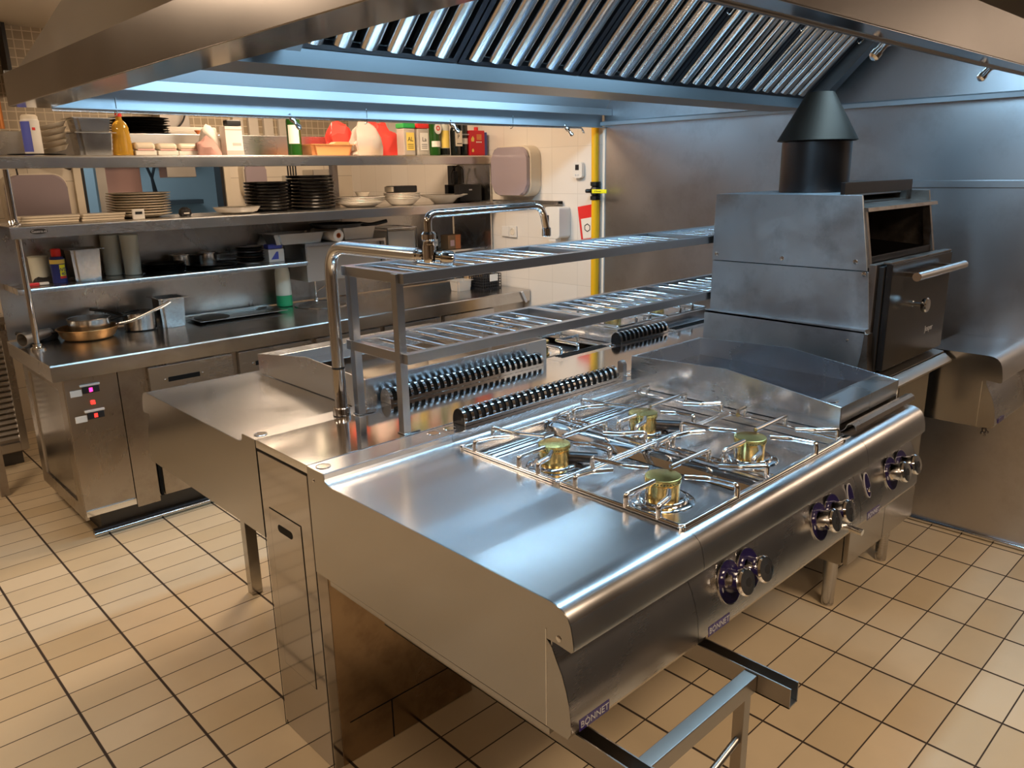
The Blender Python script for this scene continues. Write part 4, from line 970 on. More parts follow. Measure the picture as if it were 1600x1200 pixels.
# --- top shelf, left to right
simple('serving_tray', 'thin dark round tray lying under the blue and white spray can', 'tray', [('tray', MB().lathe([(0, 0), (.105, 0), (.118, .006), (.121, .006), (.108, .0015), (0, .0015)], n=36, sx=1, sy=.7), 'dark_pan')], (.985, 4.13, SZ))
t = simple('spray_can', 'tall white and blue spray can at the left end of the top shelf', 'can', [('can', MB().lathe([(0, 0), (.036, 0), (.037, .003), (.037, .142), (.034, .148)], n=28), 'white_plastic'),
    ('lid', MB().lathe([(.034, .148), (.034, .160), (.026, .168), (0, .170)], n=28), 'cream_plastic'), ('blue_print', band_(.037, .008, .138, 160, 255), 'ink_blue'), ('red_print', band_(.0372, .10, .112, 265, 285), 'ink_red')], (.978, 4.14, SZ + .0075))
def tilt_bowl(i):
    pass
ct = thing('sauce_bowl', 'lowest of the cream sauce bowls stacked tilted beside the spray can', 'bowl', (1.100, 4.24, SZ), 'tilted cream bowls on the top shelf')
MB().lathe([(0, 0), (.045, 0), (.062, .022), (.066, .022), (.048, -.003 + .005), (0, .004)], (0, 0, 0), 28).rot(Matrix.Rotation(math.radians(-14), 3, 'Y')).move((1.090, 4.24, SZ + .020)).build('bowl', 'china_cream', ct)
words = ['second', 'third', 'fourth', 'topmost']
for i in range(4):
    c = copy_tree(ct); c.location = (1.100 + .001 * i, 4.24, SZ + .026 * (i + 1)); c['label'] = '%s of the cream sauce bowls stacked tilted beside the spray can' % words[i]
for (dz, w, lab) in ((0, .158, 'lower of two steel food pans nested on the top shelf by the oil'), (.108, .166, 'upper of two steel food pans nested on the top shelf by the oil')):
    simple('food_pan', lab, 'pan', [('pan', gn_pan(w, .15, .105 if dz == 0 else .062), 'pan_steel')], (1.240, 4.20, SZ + dz), 'steel food pans on the top shelf')
simple('oil_bottle', 'ribbed bottle of yellow oil beside the nested steel pans', 'bottle', [('bottle', MB().lathe([(0, 0), (.043, 0), (.046, .005)] + [(.045 - .0008 * k + (.0022 if k % 2 else 0), .012 + .0105 * k) for k in range(12)] + [(.030, .150), (.014, .166), (.013, .185)], n=28), 'oil'),
    ('cap', MB().lathe([(.015, .180), (.015, .200), (0, .201)], n=18), 'red_plastic')], (1.368, 4.17, SZ))
for i, x in enumerate((1.465, 1.573, 1.675)):
    b = MB().box(-.050, .050, -.035, .035, 0, .024, .004); c = MB().box(-.049, .049, -.034, .034, .025, .063, .016, 4)
    for v in c.bm.verts: v.co.z += .004 * math.sin(v.co.x * 90 + i) * (v.co.z > .04)
    simple('wrapped_packet', ['leftmost', 'middle', 'rightmost'][i] + ' of the three pale wrapped food packets on the top shelf', 'packet', [('carton_base', b, 'paper'), ('wrapped_top', c, 'china_cream'), ('pink_band', MB().box(-.040, .040, -.0365, -.0355, .024, .032), 'paper_pink')], (x, 4.17, SZ), 'wrapped packets on the top shelf')
def lump(pts, sub=2, noise=.004, seed=1):
    b = MB(); vs = [b.bm.verts.new(V(p)) for p in pts]; bmesh.ops.convex_hull(b.bm, input=b.bm.verts)
    bmesh.ops.triangulate(b.bm, faces=b.bm.faces); bmesh.ops.subdivide_edges(b.bm, edges=b.bm.edges, cuts=5, use_grid_fill=True, smooth=.35)
    rnd = random.Random(seed)
    for v in b.bm.verts:
        s_ = 1.6 * (1 - 3 * abs(mnoise.noise(v.co * 16 + V((seed, 0, 0))))) + .5 * math.sin(v.co.x * 70 + seed) * math.cos(v.co.y * 63 + seed * 2) + math.sin(v.co.z * 85 + v.co.x * 41)
        if v.co.z > .004: v.co += v.co.normalized() * noise * s_ + V((rnd.uniform(-1, 1), rnd.uniform(-1, 1), 0)) * noise * .25
        v.co.z = max(0, v.co.z)
    return b
simple('oven_cloth', 'crumpled pinkish cloth right of the wrapped packets', 'cloth', [('cloth', lump([(-.055, -.03, 0), (.06, -.03, 0), (.05, .04, 0), (-.05, .04, 0), (-.04, 0, .075), (.0, 0, .088), (.03, .01, .05), (-.055, 0, .03)], noise=.005, seed=3), 'cloth_pink')], (1.772, 4.13, SZ))
t = simple('sugar_bag', 'tall white paper bag with blue print beside the pale carton', 'bag', [('bag', lump([(-.032, -.025, 0), (.045, -.025, 0), (.045, .03, 0), (-.035, .03, 0), (-.045, -.01, .15), (.010, .02, .155), (.038, 0, .06), (-.04, -.02, .08)], noise=.003, seed=5), 'paper'),
    ('blue_print', MB().box(-.012, -.004, -.0305, -.0295, .02, .12), 'ink_blue')], (1.842, 4.235, SZ))
t = simple('flour_carton', 'pale carton with pink print standing on the top shelf', 'carton', [('carton', MB().box(-.047, .047, -.035, .035, .0, .148, .003), 'paper'),
    ('pink_foot', MB().box(-.0475, .0475, -.0356, -.0351, .004, .026), 'pink_print'), ('pink_line', MB().box(-.0475, .0475, -.0356, -.0351, .128, .134), 'pink_print'), ('print_lines', MB().box(-.012, .036, -.0356, -.0352, .050, .064), 'paper_pink')], (1.923, 4.17, SZ))
simple('handset', 'small black handset lying on top of the pale carton', 'handset', [('handset', MB().box(-.040, .040, -.025, .025, 0, .030, .006), 'black_plastic')], (1.935, 4.17, SZ + .1505))
def wine(name, label, x, y, mm, r, h, extra, grp=None, neck=.013):
    t = simple(name, label, 'bottle', [('bottle', bottle(r, h, neck), mm)] + extra, (x, y, SZ), grp); return t
wine('wine_bottle', 'green glass bottle with pale label left of the orange dish', 2.302, 4.19, 'glass_green', .040, .30, [('label', band_(.040, .065, .165, 195, 285), 'paper')], 'bottles on the top shelf')
simple('baking_dish', 'terracotta orange baking dish on the top shelf', 'dish', [('dish', gn_pan(.285, .17, .062, .006, .006), 'terracotta')], (2.497, 4.18, SZ))
simple('clay_block', 'small terracotta block with a notch standing in the orange dish', 'block', [('block', MB().prism([(-.055, 0), (.060, 0), (.060, .070), (-.030, .070), (-.048, .058)], 'y', -.03, .03, .003), 'terracotta')], (2.572, 4.17, SZ + .0075))
t = simple('clear_food_bag', 'clear plastic bag of yellow food beside the red bag', 'bag', [('bag', lump([(-.085, -.04, 0), (.085, -.04, 0), (.085, .04, 0), (-.085, .04, 0), (-.06, 0, .16), (.03, 0, .185), (.07, 0, .09), (-.085, 0, .05), (-.04, 0, .19)], noise=.006, seed=9), 'plastic_clear'),
    ('contents', lump([(-.070, -.03, .002), (.070, -.03, .002), (.070, .03, .002), (-.070, .03, .002), (-.045, 0, .050), (.045, 0, .045)], noise=.004, seed=4), 'bread'), ('print_panel', MB().box(.000, .034, -.047, -.045, .062, .105), 'paper'), ('print', MB().box(.006, .026, -.0482, -.0472, .070, .096), 'ink_black')], (2.738, 4.12, SZ))
t = simple('red_carrier_bag', 'shiny red plastic carrier bag on the top shelf', 'bag', [('bag', lump([(-.09, -.045, 0), (.120, -.045, 0), (.125, .05, 0), (-.09, .05, 0), (-.120, 0, .13), (-.10, 0, .20), (.04, 0, .205), (.09, 0, .15), (.125, 0, .06)], noise=.009, seed=12), 'red_bag'),
    ('label', MB().box(-.035, .005, -.060, -.058, .108, .138).rot(Matrix.Rotation(math.radians(-18), 3, 'Y')), 'paper_pink')], (2.900, 4.235, SZ))
t = simple('red_crumpled_bag', 'crumpled red and clear plastic wrap behind the clear food bag', 'bag', [('bag', lump([(-.05, -.03, 0), (.05, -.03, 0), (.05, .03, 0), (-.05, .03, 0), (-.06, 0, .17), (-.03, 0, .20), (.05, 0, .185)], noise=.009, seed=22), 'red_bag')], (2.66, 4.29, SZ))
for (x, lid, lm, fill, lab, txt) in ((3.028, 'green_plastic', 'paper_yellow', 'spice', 'square spice jar with green lid and yellow label', 'AL'), (3.135, 'red_plastic', 'paper', 'milky_plastic', 'square spice jar with red lid and white label', 'La')):
    t = simple('spice_jar', lab, 'jar', [('jar', MB().box(-.044, .044, -.040, .040, 0, .160, .008), 'plastic_clear'), ('contents', MB().box(-.038, .038, -.034, .034, .006, .120, .006), fill), ('lid', MB().box(-.046, .046, -.042, .042, .161, .190, .006), lid),
        ('label', MB().box(-.026, .034, -.0418, -.0405, .030, .135), lm)], (x, 4.12, SZ), 'spice jars on the top shelf')
    text(t, txt, .036, (x + .004, 4.12 - .0422, SZ + .095), (1, 0, 0), (0, 0, 1), 'ink_black')
    for q in range(3): MB().box(x - .018, x + .026, 4.12 - .0424, 4.12 - .0419, SZ + .064 - q * .011, SZ + .067 - q * .011).build('print_line', 'ink_black', t)
wine('vermouth_bottle', 'dark green bottle with round white crest label beside the spice jars', 3.215, 4.07, 'glass_green', .036, .30, [('crest_disc', MB().lathe([(.028, 0), (.028, .001), (0, .001)], (0, -.0372, .160), 24, (0, -1, 0), sx=1, sy=1.2), 'paper'), ('crest_ring', MB().lathe([(.015, .001), (.015, .0018), (.008, .0018), (.008, .001)], (0, -.0372, .162), 20, (0, -1, 0)), 'ink_red'), ('lower_label', band_(.036, .050, .085, 200, 330), 'paper')], 'bottles on the top shelf')
wine('syrup_bottle', 'bottle with a yellow paper label and pale shoulder', 3.292, 4.07, 'milky_plastic', .034, .28, [('label', band_(.034, .045, .150, 200, 300), 'paper_yellow'), ('dark_base', band_(.0342, .002, .043, 0, 360), 'glass_dark')], 'bottles on the top shelf')
t = wine('vinegar_bottle', 'dark bottle with a cream label lettered P', 3.366, 4.05, 'glass_dark', .033, .235, [('label', MB().box(-.026, .030, -.0350, -.0338, .055, .150), 'china_cream')], 'bottles on the top shelf')
text(t, 'P', .034, (3.366, 4.05 - .0353, SZ + .112), (1, 0, 0), (0, 0, 1), 'ink_black')
MB().box(3.352, 3.392, 4.05 - .0356, 4.05 - .0351, SZ + .068, SZ + .073).build('print_line', 'ink_black', t)
t = wine('wine_bottle', 'black bottle with a white lower label beside the red tin', 3.442, 4.07, 'glass_dark', .037, .30, [('lower_label', band_(.037, .070, .105, 195, 325), 'paper')], 'bottles on the top shelf')
text(t, 'DON PAPA', .0125, (3.442, 4.07 - .0380, SZ + .128), (1, 0, 0), (0, 0, 1), 'silver_print')
t = simple('red_oil_tin', 'red rectangular tin with a yellow flame mark and red cap', 'tin', [('tin', MB().box(-.064, .064, -.035, .035, 0, .155, .004), 'red_tin'), ('cap', MB().lathe([(.014, .155), (.014, .176), (.010, .178), (0, .178)], (.020, 0, 0), 16), 'red_plastic'),
    ('flame_print', MB().prism([(-.052, .085), (-.030, .085), (-.028, .105), (-.040, .120), (-.054, .102)], 'y', -.0358, -.0351), 'paper_yellow'), ('flame_print', MB().prism([(-.050, .020), (-.034, .020), (-.032, .032), (-.040, .042), (-.050, .034)], 'y', -.0358, -.0351), 'paper_yellow')], (3.535, 4.06, SZ))
for q in range(4): MB().lathe([(.005, 0), (.005, .0008), (0, .0008)], (3.528 + q * .0125, 4.06 - .0351, SZ + .082), 10, (0, -1, 0)).build('dot_print', 'paper', t)
for q in range(5): MB().box(3.528, 3.570, 4.06 - .0358, 4.06 - .0351, SZ + .098 + q * .007, SZ + .1005 + q * .007).build('print_line', 'paper_yellow', t)
simple('blue_tin', 'narrow blue tin against the wall right of the red tin', 'tin', [('tin', MB().box(-.014, .014, -.035, .035, 0, .145, .003), 'blue_tin')], (3.615, 4.07, SZ))
# --- behind, on the rear ledge
LZ = 1.827
pl0 = thing('black_tray', 'bottom tray of the pile of black metal trays on the rear ledge', 'tray', (1.62, 4.62, LZ), 'pile of black trays on the rear ledge')
MB().lathe([(0, 0), (.110, 0), (.150, .010), (.153, .010), (.112, .0015), (0, .0015)], (1.62, 4.62, LZ + .0005), 36).build('tray', 'black_cast', pl0)
for i in range(6):
    c = copy_tree(pl0); c.location = (1.62 + random.uniform(-.012, .012), 4.62, LZ + .0125 * (i + 1)); c['label'] = '%s tray up in the pile of black metal trays on the rear ledge' % ['second', 'third', 'fourth', 'fifth', 'sixth', 'top'][i]
simple('paper_roll', 'long white roll lying on the rear ledge beside the black trays', 'roll', [('roll', MB().tube([(-.16, 0, .026), (.12, 0, .026)], .026, 20), 'tube_white'), ('tip', MB().tube([(-.16, 0, .026), (-.19, 0, .030)], .02, 14, taper=[1, .3]), 'tube_white')], (1.95, 4.70, LZ + .001))
for i, (x, lab) in enumerate(((1.885, 'small orange lamp knob on the rear ledge near the white roll'), (2.125, 'small dark cup-shaped knob on the rear ledge right of the handset'), (2.46, 'small orange cup-shaped knob on the rear ledge behind the orange dish'))):
    simple('ledge_knob', lab, 'knob', [('knob', MB().lathe([(.006, 0), (.008, .008), (.018, .020), (.018, .023), (0, .020)], n=18), 'black_plastic' if i == 1 else 'orange_card')], (x, 4.50, LZ + .001), 'knobs on the rear ledge')
tag(MB().box(2.10, 2.30, 5.60, 5.745, 1.60, 2.20, .005).build('wall_cabinet', 'aluminium', loc=(2.2, 5.68, 1.6)), 'grey wall box hanging on the mosaic wall behind the shelves', 'box')
tag(MB().tube(fillet([(2.02, 5.56, 1.84), (2.10, 5.56, 1.86), (2.24, 5.56, 1.96), (2.28, 5.56, 2.10)], .05, 6), .006, 8).build('cable', 'black_plastic', loc=(2.02, 5.56, 1.84)), 'dark curved cable hanging before the mosaic wall', 'cable')
for i, x in enumerate((2.66, 2.78, 2.90, 3.02)):
    tag(MB().box(x, x + .075, 5.71, 5.744, 1.84, 2.22, .004).build('hanging_strip', 'tube_white', loc=(x, 5.55, 1.6)), 'pale vertical strip hanging behind the orange dish on the mosaic wall', 'strip', 'pale strips on the mosaic wall')

# --- middle shelf
MZ = Z2 + .001
def stack(name, base_label, n, cx, cy, z0, R_, h, pitch, mm, grp, scale_y=1.0, jit=.003, cat='plate'):
    t0 = thing(name, 'lowest %s' % base_label, cat, (cx, cy, z0), grp)
    pp_ = plate_prof(R_, h) if mm != 'black_china' else [(0, 0), (R_ * .74, 0), (R_ * .78, .002), (R_ * .93, .003), (R_ * .985, .007), (R_, .0125), (R_ * .985, .0165), (R_ * .95, .0172), (R_ * .88, .0125), (0, .0035)]
    MB().lathe(pp_, (cx, cy, z0), 40, sy=scale_y).build('dish', mm, t0)
    for i in range(1, n):
        c = copy_tree(t0); c.location = (cx + random.uniform(-jit, jit), cy + random.uniform(-jit, jit), z0 + pitch * i)
        c['label'] = '%s %s' % ('topmost' if i == n - 1 else ['', 'second', 'third', 'fourth', 'fifth', 'sixth', 'seventh', 'eighth', 'ninth', 'tenth', 'eleventh'][i], base_label)
for (cx, w_, n, nm, lb) in ((.985, .24, 3, 'flat_platter', 'cream rectangular platter in the stack by the shelf post'), (1.213, .19, 3, 'flat_platter', 'cream rectangular platter in the stack left of the timer')):
    for i in range(n):
        b = MB().box(-w_ / 2, w_ / 2, -.06, .06, 0, .010, .003)
        simple(nm, ['lowest ', 'middle ', 'top '][i] + lb, 'platter', [('platter', b, 'china_cream')], (cx + .004 * i, 4.16, MZ + .0115 * i), 'cream platters on the middle shelf')
stack('dinner_plate', 'cream plate of the tall stack behind the timer', 9, 1.425, 4.22, MZ, .150, .022, .0125, 'china_cream', 'tall stack of cream plates')
t = simple('kitchen_timer', 'small white digital timer in front of the cream plates', 'timer', [('case', MB().box(-.027, .027, -.008, .008, 0, .048, .003), 'white_plastic'), ('screen', MB().box(-.016, .016, -.0092, -.0082, .024, .036), 'black_plastic')], (1.352, 4.035, MZ))
simple('black_clip_gadget', 'small black gadget with three white dots right of the cream plates', 'gadget', [('shell', MB().lathe([(0, 0), (.026, 0), (.032, .012), (.028, .032), (.012, .044), (0, .045)], n=20), 'black_plastic'), ('dots', MB().box(-.018, .010, -.033, -.030, .012, .018), 'paper')], (1.610, 4.12, MZ))
simple('shallow_dish', 'single pale shallow dish left of the black plates', 'dish', [('dish', MB().lathe([(0, 0), (.075, 0), (.100, .012), (.118, .034), (.121, .034), (.103, .010), (.07, .004), (0, .004)], n=40), 'china_white')], (1.885, 4.112, MZ))
stack('black_plate', 'black plate in the left one of the two black stacks', 9, 2.150, 4.265, MZ, .130, .024, .0178, 'black_china', 'left stack of black plates')
stack('black_plate', 'black plate in the right, taller black stack', 10, 2.412, 4.245, MZ, .138, .026, .0192, 'black_china', 'right stack of black plates')
stack('soup_plate', 'white soup plate in the low stack right of the black plates', 4, 2.680, 4.14, MZ, .150, .034, .0085, 'china_white', 'low stack of white soup plates')
simple('small_cup', 'small white cup on the low stack of soup plates', 'cup', [('cup', MB().lathe([(0, 0), (.028, 0), (.040, .026), (.037, .026), (.025, .004), (0, .004)], n=24, sx=1.25), 'china_white')], (2.700, 4.14, MZ + .062))
stack('deep_bowl', 'white bowl in the stack carrying a black tray', 4, 2.975, 4.12, MZ, .118, .046, .0095, 'china_white', 'stack of deep white bowls', cat='bowl')
simple('black_tray', 'black rectangular tray lying on the stack of white bowls', 'tray', [('tray', MB().box(-.095, .075, -.05, .05, 0, .040, .006), 'black_plastic'), ('metal_tab', MB().box(-.112, -.096, -.04, .04, .004, .036, .003), 'china_cream')], (2.985, 4.12, MZ + .077))
simple('wide_bowl', 'wide-rimmed white bowl near the right end of the middle shelf', 'bowl', [('bowl', MB().lathe([(0, 0), (.062, 0), (.092, .030), (.158, .052), (.160, .055), (.088, .036), (.055, .005), (0, .005)], n=44), 'china_white')], (3.265, 4.07, MZ))
simple('black_case', 'black plastic case at the right end of the middle shelf', 'case', [('case', MB().box(-.095, .105, -.03, .03, 0, .112, .012), 'black_plastic'), ('clasp', MB().box(-.012, .012, -.034, -.031, .074, .082), 'silver_print')], (3.490, 4.09, MZ))
simple('wire_utensils', 'dark pile of wiry utensils between the bowls on the middle shelf', 'utensils', [('tangle', lump([(-.05, -.02, 0), (.06, -.02, 0), (.05, .03, 0), (-.04, .03, 0), (-.03, 0, .08), (.05, 0, .095), (0, 0, .04)], noise=.010, seed=31), 'dark_pan')], (3.125, 4.30, MZ))
b = MB().tube(fillet([(-.05, 0, .12), (-.06, 0, .19), (0, 0, .24), (.05, 0, .22), (.05, 0, .12)], .04, 6), .004, 8)
simple('utensil_bundle', 'looped dark cable and small white scraper behind the black case', 'utensils', [('loop', b, 'black_plastic'), ('scraper', MB().box(.02, .036, -.004, .004, .12, .24).rot(Matrix.Rotation(.35, 3, 'Y')), 'white_plastic'), ('charger', MB().box(-.035, -.005, -.01, .01, .115, .20, .004), 'black_plastic'), ('holder', MB().box(-.10, .10, -.02, .02, .0, .113, .003), 'dark_pan')], (3.50, 4.20, MZ))
tag(MB().box(3.585, 3.610, 4.35, 4.41, MZ, Z1 - .06, .002).build('vertical_board', 'black_plastic', loc=(3.6, 4.38, MZ)), 'thin dark board standing at the right end of the middle shelf', 'board')
# --- wall behind: dispensers, utensils seen in the gap
dispenser('paper_towel_dispenser', 'smoky paper dispenser on the far wall seen behind the shelf post', WY, 1.475, .36, .33, .12, 'y', 1.31)
dispenser('soap_dispenser', 'smoky soap dispenser on the far wall right of the window to the next room', WY, 1.58, .17, .30, .12, 'y', 2.76)
t = thing('hair_clipper', 'black handheld device with a cable lying on the far wall dispenser', 'device', (1.40, 5.66, 1.66))
MB().box(-.11, .11, -.02, .02, 0, .034, .006).rot(Matrix.Rotation(math.radians(24), 3, 'Y')).move((1.42, 5.66, 1.700)).build('body', 'black_plastic', t)
MB().tube(fillet([(1.32, 5.66, 1.70), (1.25, 5.66, 1.725), (1.22, 5.66, 1.70), (1.225, 5.66, 1.62)], .03, 5), .005, 8).build('cord', 'black_plastic', t)
for i, (x, z, w_, h_) in enumerate(((2.50, 1.93, .26, .12), (2.80, 1.93, .15, .12), (3.0, 1.93, .15, .12))):
    t = thing('electrical_box', ['white', 'second white', 'third white'][i] + ' electrical box high on the blue wall of the next room', 'box', (x, 7.58, z))
    MB().box(x - .085, x + .085, 7.52, 7.595, 1.72, 1.95, .004).build('case', 'white_plastic', t)
    for q in (-.03, .03): MB().prism([(x + q - .018, 1.79), (x + q + .014, 1.775), (x + q + .014, 1.82)], 'y', 7.515, 7.519).build('mark', 'ink_black', t)
tag(MB().box(2.72, 3.10, 7.45, 7.595, 1.36, 1.40, .003).build('wall_shelf', 'plinth_dark', loc=(2.9, 7.5, 1.36)), 'dark grey shelf on the blue wall of the next room', 'shelf')
tag(MB().box(1.74, 1.80, 5.90, 5.95, 1.10, 2.2).build('door_post', 'aluminium', loc=(1.77, 5.92, 1.1)), 'grey upright post just inside the next room', 'post')
tag(MB().box(1.84, 2.08, 6.05, 6.20, 1.20, 2.10, .004).build('wall_board', 'pink_print', loc=(1.96, 6.1, 1.2)), 'brown panel standing inside the next room behind the cream plates', 'board')
t = thing('hanging_tool', 'dark tool hanging in the opening to the next room', 'tool', (2.44, 6.9, 1.60))
b = MB(); b.tube([(2.42, 6.9, 1.72), (2.46, 6.9, 1.60), (2.47, 6.9, 1.38)], .012, 8); b.tube([(2.50, 6.9, 1.72), (2.46, 6.9, 1.60), (2.50, 6.9, 1.38)], .012, 8); b.build('blades', 'black_plastic', t)
for i, (x, w_) in enumerate(((3.02, .10), (3.20, .16))):
    tag(MB().box(x, x + w_, 5.58, 5.745, 1.47 - .05 * i, 1.60 + .04 * i, .006).build('utensil_holder', 'pan_steel', loc=(x, 5.66, 1.45)), ['small steel utensil holder on the tiled wall behind the soup plates', 'open wire-rimmed steel box on the tiled wall behind the white bowls'][i], 'holder')
for i in range(4):
    tag(MB().box(3.02 + .022 * i, 3.03 + .022 * i, 5.64, 5.65, 1.60, 1.68 + .02 * (i % 2), .002).build('utensil', 'black_plastic', loc=(3.02 + .022 * i, 5.64, 1.6)), 'black utensil handle standing in the steel holder on the far wall', 'utensil', 'utensils in the far wall holder')

# --- lower shelf
QZ = Z3 + .001
t = simple('lubricant_can', 'blue and yellow lubricant spray can with a red cap on the lower shelf', 'can', [('can', MB().lathe([(0, 0), (.031, 0), (.032, .003), (.032, .118), (.026, .126)], n=28), 'navy'), ('cap', MB().lathe([(.022, .124), (.022, .160), (.018, .163), (0, .163)], n=22), 'red_plastic'),
    ('yellow_band', band_(.032, .092, .112, 0, 360), 'paper_yellow'), ('yellow_shield', band_(.0324, .030, .088, 265, 318), 'yellow_handle'), ('red_foot', band_(.0326, .022, .034, 262, 318), 'ink_red')], (1.020, 4.25, QZ))
text(t, 'WD', .024, (1.0305, 4.25 - .0345, QZ + .064), (1, .22, 0), (0, 0, 1), 'navy')
text(t, '40', .020, (1.0305, 4.25 - .0345, QZ + .044), (1, .22, 0), (0, 0, 1), 'navy')
simple('food_pan', 'tall steel food pan standing beside the lubricant can', 'pan', [('pan', gn_pan(.135, .15, .155), 'pan_steel')], (1.140, 4.27, QZ), None)
for i, (x, lab) in enumerate(((1.300, 'tall milky plastic container left of the black pans'), (1.374, 'second milky plastic container touching the black pans'), (.965, 'short milky container behind the shelf post and lubricant can'))):
    simple('milky_container', lab, 'container', [('container', MB().lathe([(0, 0), (.036, 0), (.040, .004), (.043, .20 if i < 2 else .12), (.046, .203 if i < 2 else .123), (.040, .205 if i < 2 else .125), (0, .205 if i < 2 else .125)], n=24), 'milky_plastic')], (x, (4.362, 4.292, 4.362)[i], QZ), 'milky plastic containers')
for i in range(4):
    simple('tart_tin', ['lowest', 'second', 'third', 'top'][i] + ' of the dark round tins stacked flat left of the small pots', 'tin', [('tin', MB().lathe([(0, 0), (.088, 0), (.104, .016), (.107, .016), (.09, .0015), (0, .0015)], n=36), 'dark_pan')], (1.520, 4.255, QZ + .0115 * i), 'dark round tins')
for i in range(2):
    simple('tart_tin', ['lower', 'upper'][i] + ' of two wide dark tins lying in front of the small pots', 'tin', [('tin', MB().lathe([(0, 0), (.115, 0), (.132, .014), (.135, .014), (.118, .0015), (0, .0015)], n=40), 'dark_pan')], (1.775, 4.255, QZ + .011 * i), 'dark round tins')
for i, (x, lab) in enumerate(((1.640, 'left small steel pot standing behind the dark tins'), (1.790, 'right small steel pot standing behind the dark tins'))):
    simple('small_pot', lab, 'pot', [('pot', MB().lathe([(0, 0), (.045, 0), (.052, .008), (.054, .072), (.062, .075), (.062, .078), (.052, .078), (.049, .01), (0, .004)], n=32), 'pan_steel'), ('handle', MB().tube(fillet([(.053, -.01, .066), (.085, -.035, .072), (.105, -.06, .072)], .02), .006, 8), 'dark_pan')], (x, 4.352, QZ + .030 * 0), 'small steel pots')
for i in range(7):
    simple('ring_mould', ['lowest', 'second', 'third', 'fourth', 'fifth', 'sixth', 'top'][i] + ' of the dark moulds stacked beside the blue box', 'mould', [('mould', MB().lathe([(0, 0), (.066, 0), (.078, .011), (.081, .012), (.079, .013), (.062, .002), (0, .002)], n=32), 'dark_pan' if i % 2 else 'pan_steel')], (2.005, 4.27, QZ + .0145 * i), 'stack of moulds')
t = simple('blue_box', 'open white box with blue print at the right end of the lower shelf', 'box', [('box', MB().box(-.048, .048, -.035, .035, 0, .072, .002), 'paper'), ('blue_flap', MB().box(-.045, .045, -.030, .034, .073, .100, .008), 'ink_blue'), ('blue_print', MB().prism([(-.035, .015), (.0, .058), (.012, .058), (.012, .015)], 'y', -.0362, -.0353), 'ink_blue')], (2.150, 4.27, QZ))
simple('red_handle_knife', 'knife with a red handle lying at the left end of the lower shelf', 'knife', [('handle', MB().box(-.05, .015, -.009, .009, 0, .015, .005), 'red_plastic'), ('blade', MB().box(.016, .055, -.010, .010, .003, .014, .002), 'paper')], (.905, 4.21, QZ))
simple('rolled_rag', 'dark rolled rag behind the red-handled knife', 'rag', [('rag', lump([(-.06, -.02, 0), (.06, -.02, 0), (.06, .02, 0), (-.06, .02, 0), (-.03, 0, .03), (.04, 0, .026)], noise=.003, seed=8), 'black_cast')], (.985, 4.33, QZ))
# --- on box cabinet
def hotel_tray(w, d, h): return gn_pan(w, d, h, .002, .004)
simple('roasting_tray', 'left aluminium roasting tray on the box cabinet', 'tray', [('tray', hotel_tray(.33, .20, .062), 'aluminium')], (2.290, 4.28, 1.214), 'roasting trays')
simple('roasting_tray', 'right aluminium roasting tray behind the plastic film roll', 'tray', [('tray', hotel_tray(.28, .20, .075), 'aluminium')], (2.690, 4.29, 1.214), 'roasting trays')
simple('film_roll', 'end-on roll of plastic film between the two roasting trays', 'roll', [('film', MB().lathe([(.016, 0), (.034, 0), (.036, .003), (.036, .28), (.016, .28), (.016, 0)], (0, 0, .037), 28, (0, 1, 0)), 'tube_white'), ('core', MB().lathe([(.0155, .0), (.0155, .27), (.013, .27), (.013, 0), (.0155, 0)], (0, 0, .037), 20, (0, 1, 0)), 'orange_card')], (2.500, 4.12, 1.2135))
simple('flat_frying_pan', 'black flat frying pan lying across the roasting trays', 'pan', [('pan', MB().lathe([(0, 0), (.13, 0), (.16, .024), (.164, .024), (.133, .002), (0, .002)], n=36), 'black_cast'), ('handle', MB().tube(fillet([(.15, -.02, .016), (.22, -.04, .002), (.33, -.06, .022)], .03), .012, 10, taper=None), 'black_cast')], (2.56, 4.24, 1.291))
t = thing('wire_tub', 'clear plastic tub in a wire frame right of the roasting trays', 'tub', (3.02, 4.27, 1.0945))
b = MB(); 
for (x, y) in ((2.905, 4.20), (3.135, 4.20), (2.905, 4.40), (3.135, 4.40)): b.tube([(x, y, 1.0945), (x, y, 1.262)], .003, 6)
b.tube([(2.905, 4.20, 1.262), (3.135, 4.20, 1.262), (3.135, 4.40, 1.262), (2.905, 4.40, 1.262), (2.905, 4.20, 1.262)], .003, 6); b.build('wire_frame', 'bright_steel', t)
MB().box(2.91, 3.13, 4.205, 4.395, 1.097, 1.245, .010).build('tub', 'plastic_clear', t); MB().box(2.93, 3.11, 4.22, 4.38, 1.103, 1.19).build('contents', 'bread', t)
t = simple('dark_jar', 'dark glass jar with a white label on the small shelf', 'jar', [('jar', MB().lathe([(0, 0), (.044, 0), (.047, .004), (.047, .085), (.040, .098)], n=28), 'glass_dark'), ('lid', MB().lathe([(.041, .098), (.042, .114), (.038, .117), (0, .117)], n=28), 'black_plastic'), ('label', band_(.047, .028, .072, 215, 300), 'paper')], (3.290, 4.25, 1.0955))
text(t, '001', .022, (3.288, 4.25 - .0485, 1.0955 + .05), (1, 0, 0), (0, 0, 1), 'ink_black')
simple('tea_box', 'brown and orange cardboard box on the small shelf', 'box', [('box', MB().box(-.055, .055, -.04, .04, 0, .095, .002), 'spice'), ('orange_side', MB().box(.010, .0555, -.0408, -.0402, .0, .094), 'orange_card'), ('print', MB().box(-.035, .0, -.0412, -.0403, .02, .06), 'paper_pink')], (3.435, 4.22, 1.0955))
